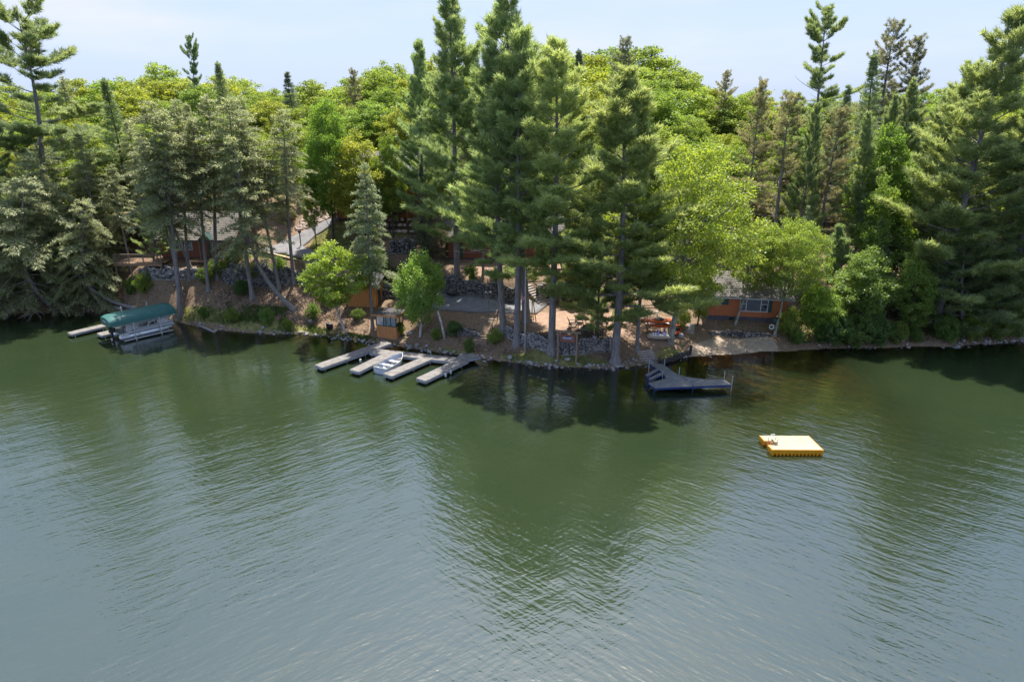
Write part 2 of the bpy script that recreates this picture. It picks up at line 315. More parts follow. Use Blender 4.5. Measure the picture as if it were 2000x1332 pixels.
# ------------------------------------------------------------------ lake water
WY = gy < 96
wv = np.stack([GX[:, WY], GY[:, WY], np.zeros_like(GX[:, WY])], -1)
wi = np.arange(wv.shape[0]*wv.shape[1]).reshape(wv.shape[:2])
wf = np.stack([wi[:-1, :-1], wi[1:, :-1], wi[1:, 1:], wi[:-1, 1:]], -1).reshape(-1, 4)
dep = np.clip(-GZ[:, WY], 0, 6)
keep = (GD[:, WY].ravel()[wf] < 1.5).any(1)
def water_material():
    m = bpy.data.materials.new("lake_water"); m.use_nodes = True; n, l = m.node_tree.nodes, m.node_tree.links
    n.remove(n["Principled BSDF"]); o = n["Material Output"]
    t = n.new("ShaderNodeTexCoord"); g = n.new("ShaderNodeNewGeometry"); sp = n.new("ShaderNodeSeparateXYZ"); l.new(g.outputs['Position'], sp.inputs[0])
    def math_(op, a, b=None, c=None):
        x = n.new("ShaderNodeMath"); x.operation = op
        for i, v in enumerate((a, b, c)):
            if v is None: continue
            if isinstance(v, (int, float)): x.inputs[i].default_value = v
            else: l.new(v, x.inputs[i])
        return x.outputs[0]
    def wave(rot, sx, sy, det=3, dist=0.0, ro=.5):
        mp = n.new("ShaderNodeMapping"); mp.vector_type = 'TEXTURE'; mp.inputs['Rotation'].default_value = (0, 0, R(rot)); mp.inputs['Scale'].default_value = (sx, sy, 1)
        l.new(g.outputs['Position'], mp.inputs['Vector'])
        x = n.new("ShaderNodeTexNoise"); x.noise_dimensions = '2D'; x.inputs['Scale'].default_value = 1; x.inputs['Detail'].default_value = det; x.inputs['Roughness'].default_value = ro; x.inputs['Distortion'].default_value = dist
        l.new(mp.outputs['Vector'], x.inputs['Vector']); return x.outputs['Fac']
    wr = n.new("ShaderNodeMapRange"); wr.interpolation_type = 'SMOOTHSTEP'; l.new(sp.outputs['X'], wr.inputs['Value']); wr.inputs['From Min'].default_value = -14; wr.inputs['From Max'].default_value = 12
    wgt = wr.outputs['Result']; inv = math_('SUBTRACT', 1.0, wgt)
    la = math_('MULTIPLY_ADD', wave(33, 1.1, .24, 3, 0, .5), 1.0, math_('MULTIPLY', wave(40, 3.2, .9, 2), 1.6))
    lb = math_('MULTIPLY_ADD', wave(-40, 1.1, .245, 3, 0, .5), 1.0, math_('MULTIPLY', wave(-34, 3.0, .9, 2), 1.6))
    lc = math_('MULTIPLY', wave(5, .28, .16, 2), .28)
    lo = math_('MULTIPLY_ADD', inv, .8, .22); ro = math_('MULTIPLY_ADD', wgt, .8, .22)
    h = math_('ADD', math_('ADD', math_('MULTIPLY', la, lo), math_('MULTIPLY', lb, ro)), lc)
    # patches of calmer and rougher water
    pt = wave(20, 16, 7, 3)
    pr = n.new("ShaderNodeMapRange"); l.new(pt, pr.inputs['Value']); pr.inputs['From Min'].default_value = .3; pr.inputs['From Max'].default_value = .7; pr.inputs['To Min'].default_value = .75; pr.inputs['To Max'].default_value = 1.3
    yr = n.new("ShaderNodeMapRange"); l.new(sp.outputs['Y'], yr.inputs['Value']); yr.inputs['From Min'].default_value = 40; yr.inputs['From Max'].default_value = 56; yr.inputs['To Min'].default_value = 1; yr.inputs['To Max'].default_value = .45
    h = math_('MULTIPLY', h, math_('MULTIPLY', pr.outputs['Result'], yr.outputs['Result']))
    bu = n.new("ShaderNodeBump"); bu.inputs['Strength'].default_value = 1; bu.inputs['Distance'].default_value = .0255; l.new(h, bu.inputs['Height'])
    at = n.new("ShaderNodeAttribute"); at.attribute_name = "depth"
    tfac = math_('EXPONENT', math_('MULTIPLY', at.outputs['Fac'], -0.85))
    # green, silty water; shallow water lets the brown bed through
    cn = wave(0, 9, 6, 4)
    rp = n.new("ShaderNodeValToRGB"); rp.color_ramp.elements[0].position = .3; rp.color_ramp.elements[1].position = .7
    rp.color_ramp.elements[0].color = (.0190, .0320, .0140, 1); rp.color_ramp.elements[1].color = (.0240, .0358, .0152, 1); l.new(cn, rp.inputs['Fac'])
    di = n.new("ShaderNodeBsdfDiffuse"); l.new(rp.outputs['Color'], di.inputs['Color'])
    tr = n.new("ShaderNodeBsdfTransparent"); tr.inputs['Color'].default_value = (.72, .66, .44, 1)
    m1 = n.new("ShaderNodeMixShader"); l.new(tfac, m1.inputs[0]); l.new(di.outputs[0], m1.inputs[1]); l.new(tr.outputs[0], m1.inputs[2])
    gl = n.new("ShaderNodeBsdfGlossy"); gl.inputs['Roughness'].default_value = .05; l.new(bu.outputs['Normal'], gl.inputs['Normal'])
    fr = n.new("ShaderNodeFresnel"); fr.inputs['IOR'].default_value = 2.5; l.new(bu.outputs['Normal'], fr.inputs['Normal'])
    m2 = n.new("ShaderNodeMixShader"); l.new(fr.outputs[0], m2.inputs[0]); l.new(m1.outputs[0], m2.inputs[1]); l.new(gl.outputs[0], m2.inputs[2])
    l.new(m2.outputs[0], o.inputs['Surface']); return m
me = mesh_np("water", wv.reshape(-1, 3), wf[keep], water_material(), smooth=True)
me.attributes.new("depth", 'FLOAT', 'POINT').data.foreach_set("value", dep.ravel().astype(np.float32))
tag(link("water", me), kind="structure")
# ------------------------------------------------------------------ roads
def drape(name, left, right, m, dz=0.04, n=40, k=7):
    """a sheet between two edge lines (photo pixels), laid on the ground"""
    def res(line):
        P = [G(a, b) for a, b in line]; d = [0]
        for a, b in zip(P, P[1:]): d.append(d[-1]+(b-a).length)
        t = np.linspace(0, d[-1], n); return np.stack([np.interp(t, d, [p[i] for p in P]) for i in range(2)], -1)
    a, b = res(left), res(right); mb = MB(); vs = []; fs = []
    for i in range(n):
        for j in range(k):
            p = a[i]*(1-j/(k-1))+b[i]*(j/(k-1)); vs.append((p[0], p[1], H(p[0], p[1])+dz))
    for i in range(n-1):
        for j in range(k-1): q = i*k+j; fs.append((q, q+1, q+k+1, q+k))
    mb.add(vs, fs); o = mb.build(name, m, None, True)
    so = o.modifiers.new("thick", 'SOLIDIFY'); so.thickness = 0.12; so.offset = 0
    return tag(o, kind="structure")
asph = mat("asphalt_driveway", (.20, .195, .20), (.13, .125, .13), 1.6, .9, bump=.01)
drape("upper_driveway", [(672,414),(650,427),(605,448),(575,462),(520,486),(478,490)], [(672,424),(655,437),(616,461),(592,482),(604,507),(640,522)][:4]+[(560,497),(490,497)], asph, .05)
drape("driveway_bend", [(560,484),(585,478),(594,484)], [(560,500),(606,516),(640,520)], asph, .055, 16)
drape("lower_driveway", [(745,552),(800,566),(870,574),(940,583),(1010,591),(1072,593)], [(750,572),(800,592),(860,606),(930,611),(1000,613),(1048,614)], asph, .05)

# ------------------------------------------------------------------ stones and walls
stone_m = mat("field_stone", (.40, .37, .35), (.12, .11, .105), 2.2, .9, bump=.02)
stone_dk = mat("dark_wall_stone", (.27, .25, .24), (.07, .064, .06), 2.6, .9, bump=.02)
stone_pk = mat("pink_granite_boulder", (.46, .36, .30), (.26, .20, .17), 2.0, .85, bump=.02)
core_m = mat("wall_earth", (.06, .05, .045), (.03, .027, .025), 4, .95)
t_ = (1+5**.5)/2
ICO_V = np.array([(-1,t_,0),(1,t_,0),(-1,-t_,0),(1,-t_,0),(0,-1,t_),(0,1,t_),(0,-1,-t_),(0,1,-t_),(t_,0,-1),(t_,0,1),(-t_,0,-1),(-t_,0,1)])/1.902
ICO_F = np.array([(0,11,5),(0,5,1),(0,1,7),(0,7,10),(0,10,11),(1,5,9),(5,11,4),(11,10,2),(10,7,6),(7,1,8),(3,9,4),(3,4,2),(3,2,6),(3,6,8),(3,8,9),(4,9,5),(2,4,11),(6,2,10),(8,6,7),(9,8,1)])
def rocks(P, S, seed=0, squash=.75):
    """many irregular stones as one vertex / face array"""
    r = np.random.RandomState(seed); N = len(P)
    V = ICO_V[None]*(1+r.uniform(-.22, .22, (N, 12, 1)))*np.array(S).reshape(-1, 1, 1)*r.uniform(.75, 1.25, (N, 1, 3))
    V[:, :, 2] *= squash; a = r.uniform(0, 6.28, N); c, s = np.cos(a)[:, None], np.sin(a)[:, None]
    x = V[:, :, 0]*c-V[:, :, 1]*s; y = V[:, :, 0]*s+V[:, :, 1]*c
    V = np.stack([x, y, V[:, :, 2]], -1)+np.array(P)[:, None, :]
    Fc = ICO_F[None]+(np.arange(N)*12)[:, None, None]
    return V.reshape(-1, 3), Fc.reshape(-1, 3)
def one_rock(name, loc, size, seed, m, parent=None):
    V, Fc = rocks([(0, 0, 0)], [1.0], seed, .8); me = mesh_np(name, V*np.array(size), Fc, m)
    o = link(name, me, parent, loc); o.modifiers.new("sub", 'SUBSURF').render_levels = 1; return o
def stone_wall(name, base, hts, label, m, ss=.17, seed=1, thick=.5, lean=.12, group=None):
    """dry stone retaining wall along ground points, each stone real"""
    P = [Vector(p) for p in base]; root = empty(name, P[0], label=label, cat="wall", group=group, kind="thing")
    r = np.random.RandomState(seed); pts = []; sz = []; cv = []; cf = []
    L = [0]
    for a, b in zip(P, P[1:]): L.append(L[-1]+(b-a).length)
    def ev(t):
        return Vector([np.interp(t, L, [p[i] for p in P]) for i in range(3)]), float(np.interp(t, L, hts))*(1+.10*math.sin(t*2.3+seed)+.07*math.sin(t*5.1))
    n = max(2, int(L[-1]/.5))
    for i in range(n+1):
        t = L[-1]*i/n; p, h = ev(t); q, _ = ev(min(t+.1, L[-1])); q0, _ = ev(max(t-.1, 0)); d = (q-q0); nrm = Vector((d.y, -d.x, 0)).normalized()
        if nrm.y > 0: nrm = -nrm
        for u, v in ((0, -.5), (0, 0), (lean*h, h-.04), (thick, h-.04), (thick, -.5)):
            w = p-nrm*(u+.1)+Vector((0, 0, v))-P[0]; cv.append(w)
        m_ = int(.5/(ss*1.45))+1
        for c in range(int(h/(ss*1.2))+1):
            for k in range(m_):
                t2 = t+(k+r.rand()*.7)*.5/m_; p2, h2 = ev(min(t2, L[-1])); z = min((c+.4+r.uniform(-.2, .2))*ss*1.25, h2-.02)
                pts.append(p2-nrm*(lean*z+.05+r.uniform(-.07, .06))+Vector((0, 0, z))-P[0]); sz.append(ss*(.5+.9*r.rand()**1.6))
    for i in range(n):
        for k in range(4): cf.append((i*5+k, i*5+k+1, (i+1)*5+k+1, (i+1)*5+k))
    MB().add(cv, cf).build("core", core_m, root)
    V, Fc = rocks([tuple(p) for p in pts], sz, seed); tag(link("stones", mesh_np("stones", V, Fc, m), root), kind="stuff")
    return root
def gline(*px): return [G(a, b) for a, b in px]
def topped(base, tops):
    """wall heights from the photo row of the wall's top"""
    return [max(.3, at_Y(1000, t, p.y).z-p.z) for p, t in zip(base, tops)]
b_ = gline((430,548),(450,558),(500,562),(550,560),(600,553)); stone_wall("retaining_wall", b_, topped(b_, (528,520,522,525,531)), "tall grey fieldstone retaining wall above the leaf covered bank", stone_dk, .15, 3)
b_ = gline((272,542),(300,548),(330,548),(372,546),(425,546)); stone_wall("retaining_wall", b_, topped(b_, (524,525,524,527,529)), "rough pale stone wall under the deck of the brown cabin", stone_m, .17, 4)
b_ = gline((862,569),(900,577),(950,584),(1012,592)); stone_wall("retaining_wall", b_, topped(b_, (537,547,555,562)), "long grey stone wall behind the lower driveway", stone_dk, .13, 5)
b_ = gline((1062,592),(1052,570),(1046,562),(1080,556)); stone_wall("retaining_wall", [G(1052,588),G(1080,590),G(1110,585)], (1.5, 1.9, 1.2), "stone wall beside the upper steps below the railed deck", stone_m, .15, 6)
b_ = gline((987,658),(1012,672),(1040,682),(1070,692),(1100,694),(1140,693),(1192,689)); stone_wall("retaining_wall", b_, topped(b_, (640,650,655,660,662,664,660)), "low curved fieldstone wall below the fire pit patio", stone_m, .11, 7)
b_ = gline((872,652),(905,656),(935,660)); stone_wall("retaining_wall", b_, (.3, .8, .35), "dark overgrown stone bank left of the lower steps", stone_dk, .15, 8)
b_ = gline((1385,653),(1420,657),(1460,660),(1505,657)); stone_wall("retaining_wall", b_, (.2, .5, .55, .2), "low dark stone wall between the beach and the red cabin", stone_dk, .12, 9)
b_ = gline((762,497),(790,496),(812,494)); stone_wall("retaining_wall", b_, (1.5, 1.5, 1.3), "black stone wall under the strip of lawn below the lodge", stone_dk, .2, 10)
b_ = gline((745,585),(760,583),(790,588)); stone_wall("retaining_wall", b_, (.9, .8, .6), "short dark stone wall behind the brown shed", stone_dk, .16, 13)
# boulder wall below the lodge: every boulder is a piece
bw = empty("boulder_wall", G(780, 456), label="wall of big pinkish boulders below the orange lodge", cat="wall", kind="thing")
rb = random.Random(5)
for row, (n, z) in enumerate(((7, .35), (7, 1.0), (6, 1.55))):
    for k in range(n):
        o = one_rock("boulder", ((k-n/2+.5)*.72+rb.uniform(-.1, .1), .3*row+rb.uniform(-.1, .1), z-.1), (.42*rb.uniform(.85, 1.2), .4, .36*rb.uniform(.9, 1.15)), 20+row*9+k, stone_pk, bw)
# rocks along the shore
r = np.random.RandomState(11); P = []; S = []
for (ax, ay), (bx, by) in zip(shore[3:-3], shore[4:-2]):
    L = math.hypot(bx-ax, by-ay); den = 9 if (-25 < ax < 12 or ax > 38) else 3
    if bx0-1 < ax < bx1-1: den = .6
    for _ in range(int(L*den)):
        t = r.rand(); off = r.normal(.05, .22); x = ax+(bx-ax)*t+off*-(by-ay)/L; y = ay+(by-ay)*t+off*(bx-ax)/L
        s = .06+.16*r.rand()**2.2; P.append((x, y, max(H(x, y), -.08)+s*.3)); S.append(s)
V, Fc = rocks(P, S, 12); tag(link("shore_rocks", mesh_np("shore_rocks", V, Fc, stone_m)), "small grey and tan rocks lining the waterline", "rocks", kind="stuff")
P = []; S = []                                            # broken rock on the slope above the driveway
poly = [tuple(G(a, b))[:2] for a, b in ((575,452),(600,412),(668,396),(668,412),(610,446))]
lo = np.min(poly, 0); hi = np.max(poly, 0)
for _ in range(1600):
    x, y = r.uniform(lo[0], hi[0]), r.uniform(lo[1], hi[1])
    if inside(np.array([x]), np.array([y]), poly)[0]: s = .06+.2*r.rand()**2; P.append((x, y, H(x, y)+s*.2)); S.append(s)
V, Fc = rocks(P, S, 14); tag(link("slope_rubble", mesh_np("slope_rubble", V, Fc, stone_pk)), "broken pinkish rock on the slope above the upper driveway", "rubble", kind="stuff")
for (px, py), s, lab in (((1108,703),(.34,.26,.22),"pale round boulder on the grass between the sign posts"),((996,700),(.42,.34,.32),"grey boulder at the waterline left of the flagpole"),
                         ((1205,716),(.8,.22,.14),"long flat white stone at the waterline below the thick pine"),((606,628),(.34,.3,.42),"pale upright boulder on the bank left of the small maple"),
                         ((800,652),(.5,.35,.3),"grey boulder beside the glazed booth"),((1328,658),(.4,.35,.38),"light grey boulder behind the lichen covered maple trunk"),
                         ((838,690),(.3,.25,.3),"grey boulder in the rocks behind the boat slips")):
    p = G(px, py); tag(one_rock("boulder", p+Vector((0, 0, s[2]*.35)), s, px, stone_m), lab, "boulder")

# ------------------------------------------------------------------ steps
slab_m = mat("step_slab", (.40, .36, .33), (.22, .19, .17), 3, .9, bump=.01)
tim_m = mat("weathered_timber", (.26, .20, .15), (.13, .10, .08), 4, .85, stretch=(1, 8, 8))
def steps(name, a, b, n, w, label, m, rail=None):
    a, b = Vector(a), Vector(b); root = empty(name, a, label=label, cat="steps"); d = b-a; h = Vector((d.x, d.y, 0)); rz = math.atan2(h.y, h.x)-math.pi/2; dep = h.length/n
    root.rotation_euler = (0, 0, rz)
    me = MB().box(-w/2, w/2, 0, dep*1.12, -.16, 0).mesh("step", m)
    for i in range(n): o = link("step", me, root, (random.Random(i).uniform(-.04, .04), dep*i, d.z*(i+1)/n))
    if rail:
        mb = MB()
        for s in (w/2+.06,):
            for i in (0, n//2, n): mb.beam((s, dep*i, d.z*i/n-.2), (s, dep*i, d.z*i/n+.95), .07)
            mb.beam((s, 0, .95), (s, dep*n, d.z+.95), .06)
        mb.build("handrail", rail, root)
    return root
steps("stone_steps", G(938,674), G(958,622), 11, 1.3, "flight of timber steps climbing from the shore to the lamp post", tim_m, mat("rusty_rail", (.16, .09, .06), (.08, .05, .04), 8, .7))
steps("stone_steps", G(1066,594)+Vector((0, -.1, 0)), G(1032,560)+Vector((0, 0, .2)), 9, 1.5, "pale stone steps rising from the driveway pad to the railed deck", slab_m, tim_m)
steps("stone_steps", G(1268,706), G(1258,684), 5, 1.5, "low stone slab steps leading up from the blue framed dock", slab_m)
steps("stone_steps", G(1342,650), G(1346,632), 5, 1.1, "small stone steps beside the red cabin left of the low wall", slab_m)
steps("stone_steps", G(347,560), G(343,530), 6, .8, "narrow wooden steps behind the trunks below the brown cabin", tim_m)
steps("stone_steps", G(438,512), G(442,500), 4, 1.6, "wide wooden porch steps at the brown cabin with green gable", tim_m)

# ------------------------------------------------------------------ buildings
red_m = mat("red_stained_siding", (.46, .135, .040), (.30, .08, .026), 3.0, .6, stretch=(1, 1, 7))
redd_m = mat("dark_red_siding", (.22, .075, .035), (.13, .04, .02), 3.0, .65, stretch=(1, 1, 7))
org_m = mat("orange_log_siding", (.42, .17, .05), (.27, .09, .03), 3.0, .6, stretch=(1, 1, 7))
brn_m = mat("cedar_board", (.52, .235, .085), (.36, .15, .055), 2.5, .65, stretch=(6, 6, .7))
green_m = mat("dark_green_paint", (.018, .06, .052), (.012, .035, .03), 5, .5)
white_m = mat("white_paint", (.62, .61, .59), (.48, .47, .45), 6, .5)
roof_m = mat("weathered_shingle", (.19, .172, .155), (.10, .09, .082), 5, .9, bump=.012)
roofd_m = mat("dark_shingle", (.085, .08, .085), (.045, .042, .045), 7, .9, bump=.012)
found_m = mat("painted_foundation", (.10, .085, .10), (.065, .055, .068), 3, .85)
pane_m = mat("window_glass", (.05, .065, .09), (.02, .028, .04), 1.2, .06, spec=1.0)
cur_m = mat("curtain_cloth", (.5, .5, .52), (.3, .3, .34), 3, .9, stretch=(9, 9, .6))
wood_m = mat("deck_wood", (.30, .19, .12), (.18, .11, .07), 4, .8, stretch=(6, 1, 1))
def siding(mb, x0, x1, z0, z1, y, step=.2, gaps=()):
    """lap boards facing -y, split around openings (x0,x1,z0,z1)"""
    n = max(1, round((z1-z0)/step)); h = (z1-z0)/n
    for i in range(n):
        a, b = z0+i*h, z0+(i+1)*h; xs = [x0]; cuts = sorted((g[0], g[1]) for g in gaps if g[2] < (a+b)/2 < g[3])
        c = x0
        for g in cuts+[(x1, x1)]:
            if g[0]-c > .02: mb.add([(c, y-.035, a), (g[0], y-.035, a), (g[0], y-.006, b), (c, y-.006, b), (c, y, a), (g[0], y, a)], ((0, 1, 2, 3), (5, 4, 0), (5, 0, 1)))
            c = max(c, g[1])
def window(parent, x0, x1, z0, z1, y, cols=1, rows=1, fm=None, shutters=0, rz=0, loc=(0, 0, 0), sides=(-1, 1)):
    fm = fm or white_m; w = MB(); t = .07
    w.box(x0-t, x1+t, y-.07, y+.02, z1, z1+t); w.box(x0-t, x1+t, y-.075, y+.02, z0-t, z0); w.box(x0-t, x0, y-.068, y+.02, z0, z1); w.box(x1, x1+t, y-.068, y+.02, z0, z1)
    for c in range(1, cols): x = x0+(x1-x0)*c/cols; w.box(x-.025, x+.025, y-.055, y, z0, z1)
    for c in range(1, rows): z = z0+(z1-z0)*c/rows; w.box(x0, x1, y-.05, y, z-.025, z+.025)
    o = w.build("window", fm, parent); o.location = loc; o.rotation_euler = (0, 0, rz)
    MB().box(x0, x1, y-.03, y-.01, z0, z1).build("pane", pane_m, o)
    if shutters:
        for s in sides:
            c = x0-t-shutters/2-.01 if s < 0 else x1+t+shutters/2+.01; sh = MB().box(c-shutters/2, c+shutters/2, y-.065, y+.01, z0-t, z1+t)
            for k in range(8): z = z0+(z1-z0)*(k+.5)/8; sh.box(c-shutters*.38, c+shutters*.38, y-.08, y-.06, z-.04, z+.02)
            so = sh.build("shutter", green_m, parent); so.location = loc; so.rotation_euler = (0, 0, rz)
    return o
def gable_roof(root, x0, x1, y0, y1, ze, zr, m, ov=.55, name="roof"):
    """ridge along x; each slope a slab of overlapping shingle courses"""
    ym = (y0+y1)/2; mb = MB()
    for sy, ye in ((-1, y0-ov), (1, y1+ov)):
        n = 14; zE = ze-(zr-ze)*ov/((y1-y0)/2)
        for i in range(n):
            t0, t1 = i/n, (i+1)/n; a = ye+(ym-ye)*t0; b = ye+(ym-ye)*t1; za = zE+(zr-zE)*t0; zb = zE+(zr-zE)*t1
            q = [(x0-ov, a, za+.10), (x1+ov, a, za+.10), (x1+ov, b, zb+.07), (x0-ov, b, zb+.07), (x0-ov, a, za+.05), (x1+ov, a, za+.05)]
            mb.add(q, ((0, 1, 2, 3), (4, 5, 1, 0)) if sy < 0 else ((3, 2, 1, 0), (0, 1, 5, 4)))
        mb.add([(x0-ov, ye, zE+.06), (x1+ov, ye, zE+.06), (x1+ov, ym, zr+.04), (x0-ov, ym, zr+.04), (x0-ov, ye, zE-.10), (x1+ov, ye, zE-.10), (x1+ov, ym, zr-.12), (x0-ov, ym, zr-.12)],
               ((0, 3, 2, 1), (4, 5, 6, 7), (0, 1, 5, 4), (1, 2, 6, 5), (3, 0, 4, 7)))
    o = mb.build(name, m, root)
    return o
def shell(root, x0, x1, y0, y1, z0, z1, zr, m, gaps=(), step=.2):
    mb = MB(); siding(mb, x0, x1, z0, z1, y0, step, gaps)
    mb.box(x0+.01, x1-.01, y0+.005, y1, z0, z1-.02)
    ym = (y0+y1)/2
    for x, s in ((x0, -1), (x1, 1)):                               # gable ends and end walls in boards
        n = int((z1-z0)/step)
        for i in range(n):
            a, b = z0+i*(z1-z0)/n, z0+(i+1)*(z1-z0)/n
            q = [(x+s*.035, y0-.03, a), (x+s*.035, y1, a), (x+s*.006, y1, b), (x+s*.006, y0-.03, b)]
            mb.add(q, ((0, 1, 2, 3),) if s > 0 else ((3, 2, 1, 0),))
        mb.add([(x, y0, z1-.02), (x, y1, z1-.02), (x, ym, zr-.1)], ((0, 1, 2),) if s > 0 else ((2, 1, 0),))
    return mb.build("wall", m, root)
def railing(root, pts, h, m, gap=.13, post=.09, name="railing"):
    mb = MB()
    for a, b in zip(pts, pts[1:]):
        a, b = Vector(a), Vector(b); L = (b-a).length; n = max(1, int(L/gap)); up = Vector((0, 0, h))
        mb.beam(a+up, b+up, .09, .04); mb.beam(a+up*.12, b+up*.12, .04, .05)
        for i in range(n+1):
            p = a+(b-a)*i/n
            if i % 12 == 0 or i == n: mb.beam(p, p+up*1.02, post)
            else: mb.beam(p+up*.12, p+up*.98, .03)
    return mb.build(name, m, root)
# red cabin by the beach
pL, pR = at_z(1379, 623, 1.35), at_z(1532, 630, 1.35); W = (pR-pL).length; rz = math.atan2(pR.y-pL.y, pR.x-pL.x)
c1 = empty("red_cabin", pL, rz, "small red cabin with big white picture window behind the sandy beach", "cabin")
wf1 = lambda px: (px-1379)/(1532-1379)*W
f1, h1 = .42, 2.75
w2a, w2b = wf1(1443), wf1(1495); w1a, w1b = wf1(1397), wf1(1410)
MB().box(-.04, W+.04, -.06, 4.95, -.7, f1).build("foundation", found_m, c1)
shell(c1, 0, W, 0, 5.0, f1+.003, h1, 4.1, red_m, [(w2a, w2b, 1.02, 2.35), (w1a, w1b, 1.6, 2.5)])
window(c1, w1a, w1b, 1.6, 2.5, -.01, 1, 2, green_m, .38)
pw = window(c1, w2a, w2b, 1.02, 2.38, -.01, 1, 1, white_m, .36, sides=(1,))
for t in (.22, .76): x = w2a+(w2b-w2a)*t; MB().box(x-.035, x+.035, -.068, -.01, 1.02, 2.38).build("mullion", white_m, pw)
for a, b in ((0, .22), (.76, 1)): MB().box(w2a+(w2b-w2a)*a+.03, w2a+(w2b-w2a)*b-.03, -.064, -.01, 1.68, 1.74).build("sash_bar", white_m, pw)
MB().box(W*.3-.05, W*.3+.35, -.08, -.05, .02, .3).build("vent", mat("black_vent", (.02, .02, .022), None, 5, .8), c1)
rf = gable_roof(c1, 0, W, 0, 5.0, h1-.02, 4.15, roof_m)
MB().box(-.57, W+.57, -.62, -.56, 2.28, 2.42).build("gutter", mat("grey_gutter", (.42, .41, .42), (.3, .3, .3), 6, .5), rf)
# brown cabin with green gable, on the left above the bank
pL, pR = at_z(318, 507, 4.85), at_z(468, 503, 4.85); pR.y = pL.y-.3; W = (pR-pL).length; rz = math.atan2(pR.y-pL.y, pR.x-pL.x)
c2 = empty("brown_cabin", pL, rz, "brown cabin with weathered shingle roof and small green gable among the hemlock trunks", "cabin")
wx = lambda px: (px-318)/150*W
MB().box(.05, W-.05, .02, 5.9, -1.2, .3).build("foundation", found_m, c2)
wins = [(349, 356.5, 1.1, 1.95), (358.5, 368, 1.1, 1.95), (374.5, 383, 1.15, 2.0), (427, 431, 1.3, 1.9), (432.5, 437, 1.3, 1.9)]
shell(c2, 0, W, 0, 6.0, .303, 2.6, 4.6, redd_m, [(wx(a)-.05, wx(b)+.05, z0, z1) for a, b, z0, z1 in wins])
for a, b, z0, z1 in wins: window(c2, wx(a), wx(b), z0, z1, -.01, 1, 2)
gable_roof(c2, 0, W, 0, 6.0, 2.58, 4.75, roof_m)
g0, g1 = wx(409), wx(429); gm = MB()
gm.add([(g0-.2, -1.0, 2.35), (g1+.2, -1.0, 2.35), ((g0+g1)/2, -1.0, 3.05), (g0-.2, 1.4, 2.35), (g1+.2, 1.4, 2.35), ((g0+g1)/2, 1.4, 3.05)], ((0, 1, 2), (0, 2, 5, 3), (2, 1, 4, 5), (0, 3, 4, 1)))
gm.build("porch_gable", green_m, c2)
MB().beam((g0-.1, -.9, 0), (g0-.1, -.9, 2.36), .12).build("porch_post", tim_m, c2); MB().beam((g1+.1, -.9, 0), (g1+.1, -.9, 2.36), .12).build("porch_post", tim_m, c2)
MB().box(wx(417), wx(422), -.06, -.04, .35, 2.2).build("door", green_m, c2)
MB().box(g0-1.2, g1+2.8, -1.5, -.01, .05, .25).build("porch_deck", wood_m, c2); railing(c2, [(g1+.9, -1.45, .25), (g1+2.7, -1.45, .25)], .9, tim_m)
MB().tube([(W*.93, 3.0, 4.2), (W*.93, 3.0, 5.3)], .07).build("flue", mat("galvanised_flue", (.5, .5, .5), None, 6, .4, .8), c2)
dk = MB()
for k in range(26): dk.box(-3.9+k*.2, -3.72+k*.2, -2.6, -.05, .1, .16)
dk.box(-3.9, 1.3, -2.6, -2.55, -.12, .095); dk.build("side_deck", wood_m, c2)
for x in (-3.8, -2.2, -.6, 1.1): MB().beam((x, -2.5, -1.6), (x, -2.5, .095), .12).build("deck_post", tim_m, c2)
railing(c2, [(-3.85, -2.5, .16), (1.25, -2.5, .16)], .95, tim_m)
# long red cabin behind the middle pines
pL, pR = at_z(876, 508, 4.75), at_z(1094, 508, 4.75); W = (pR-pL).length
c3 = empty("long_cabin", pL, 0, "long red cabin with pale shingle roof half hidden behind the tall pines", "cabin")
wx = lambda px: (px-876)/218*W
MB().box(.05, W-.05, .05, 6.3, -1.0, .25).build("foundation", found_m, c3)
wins = [(921, 928, 1.1, 2.1), (930, 937, 1.1, 2.1), (985, 998, .9, 2.0), (1045, 1056, .9, 2.0)]
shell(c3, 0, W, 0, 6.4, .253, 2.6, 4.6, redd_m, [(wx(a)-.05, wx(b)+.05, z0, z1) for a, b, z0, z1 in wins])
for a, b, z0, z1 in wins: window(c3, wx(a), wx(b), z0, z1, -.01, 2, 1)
gable_roof(c3, 0, W, 0, 6.4, 2.58, 4.9, roof_m)
MB().box(wx(899), wx(905), -.05, -.02, .3, 2.2).build("door", green_m, c3)
dk = MB()
for k in range(30): dk.box(wx(985)+k*.2, wx(985)+.18+k*.2, -3.6, -.05, -.12, -.06)
dk.build("front_deck", wood_m, c3); railing(c3, [(wx(1018), -3.5, -.06), (wx(1078), -3.5, -.06)], 1.0, mat("redwood_rail", (.28, .13, .07), (.17, .08, .04), 4, .7))
# two-storey lodge
pL, pR = at_z(660, 430, 8.0), at_z(852, 430, 8.0); W = (pR-pL).length
c4 = empty("orange_lodge", pL, 0, "two-storey orange log lodge up the slope behind the spruces", "house")
wx = lambda px: (px-660)/192*W
MB().box(.05, W-.05, .1, 8, -.8, .2).build("foundation", found_m, c4)
wins = [(767, 774, .25, 2.1), (779.5, 791, .7, 2.05), (700, 715, .7, 2.0), (815, 828, .7, 2.0), (760, 775, 3.6, 4.8), (690, 706, 3.4, 4.7), (812, 830, 3.4, 4.7)]
shell(c4, 0, W, 0, 8, .203, 5.4, 7.2, org_m, [(wx(a)-.05, wx(b)+.05, z0, z1) for a, b, z0, z1 in wins], .24)
for a, b, z0, z1 in wins: window(c4, wx(a), wx(b), z0, z1, -.01, 2, 1, org_m)
gable_roof(c4, 0, W, 0, 8, 5.38, 7.4, roof_m, .7)
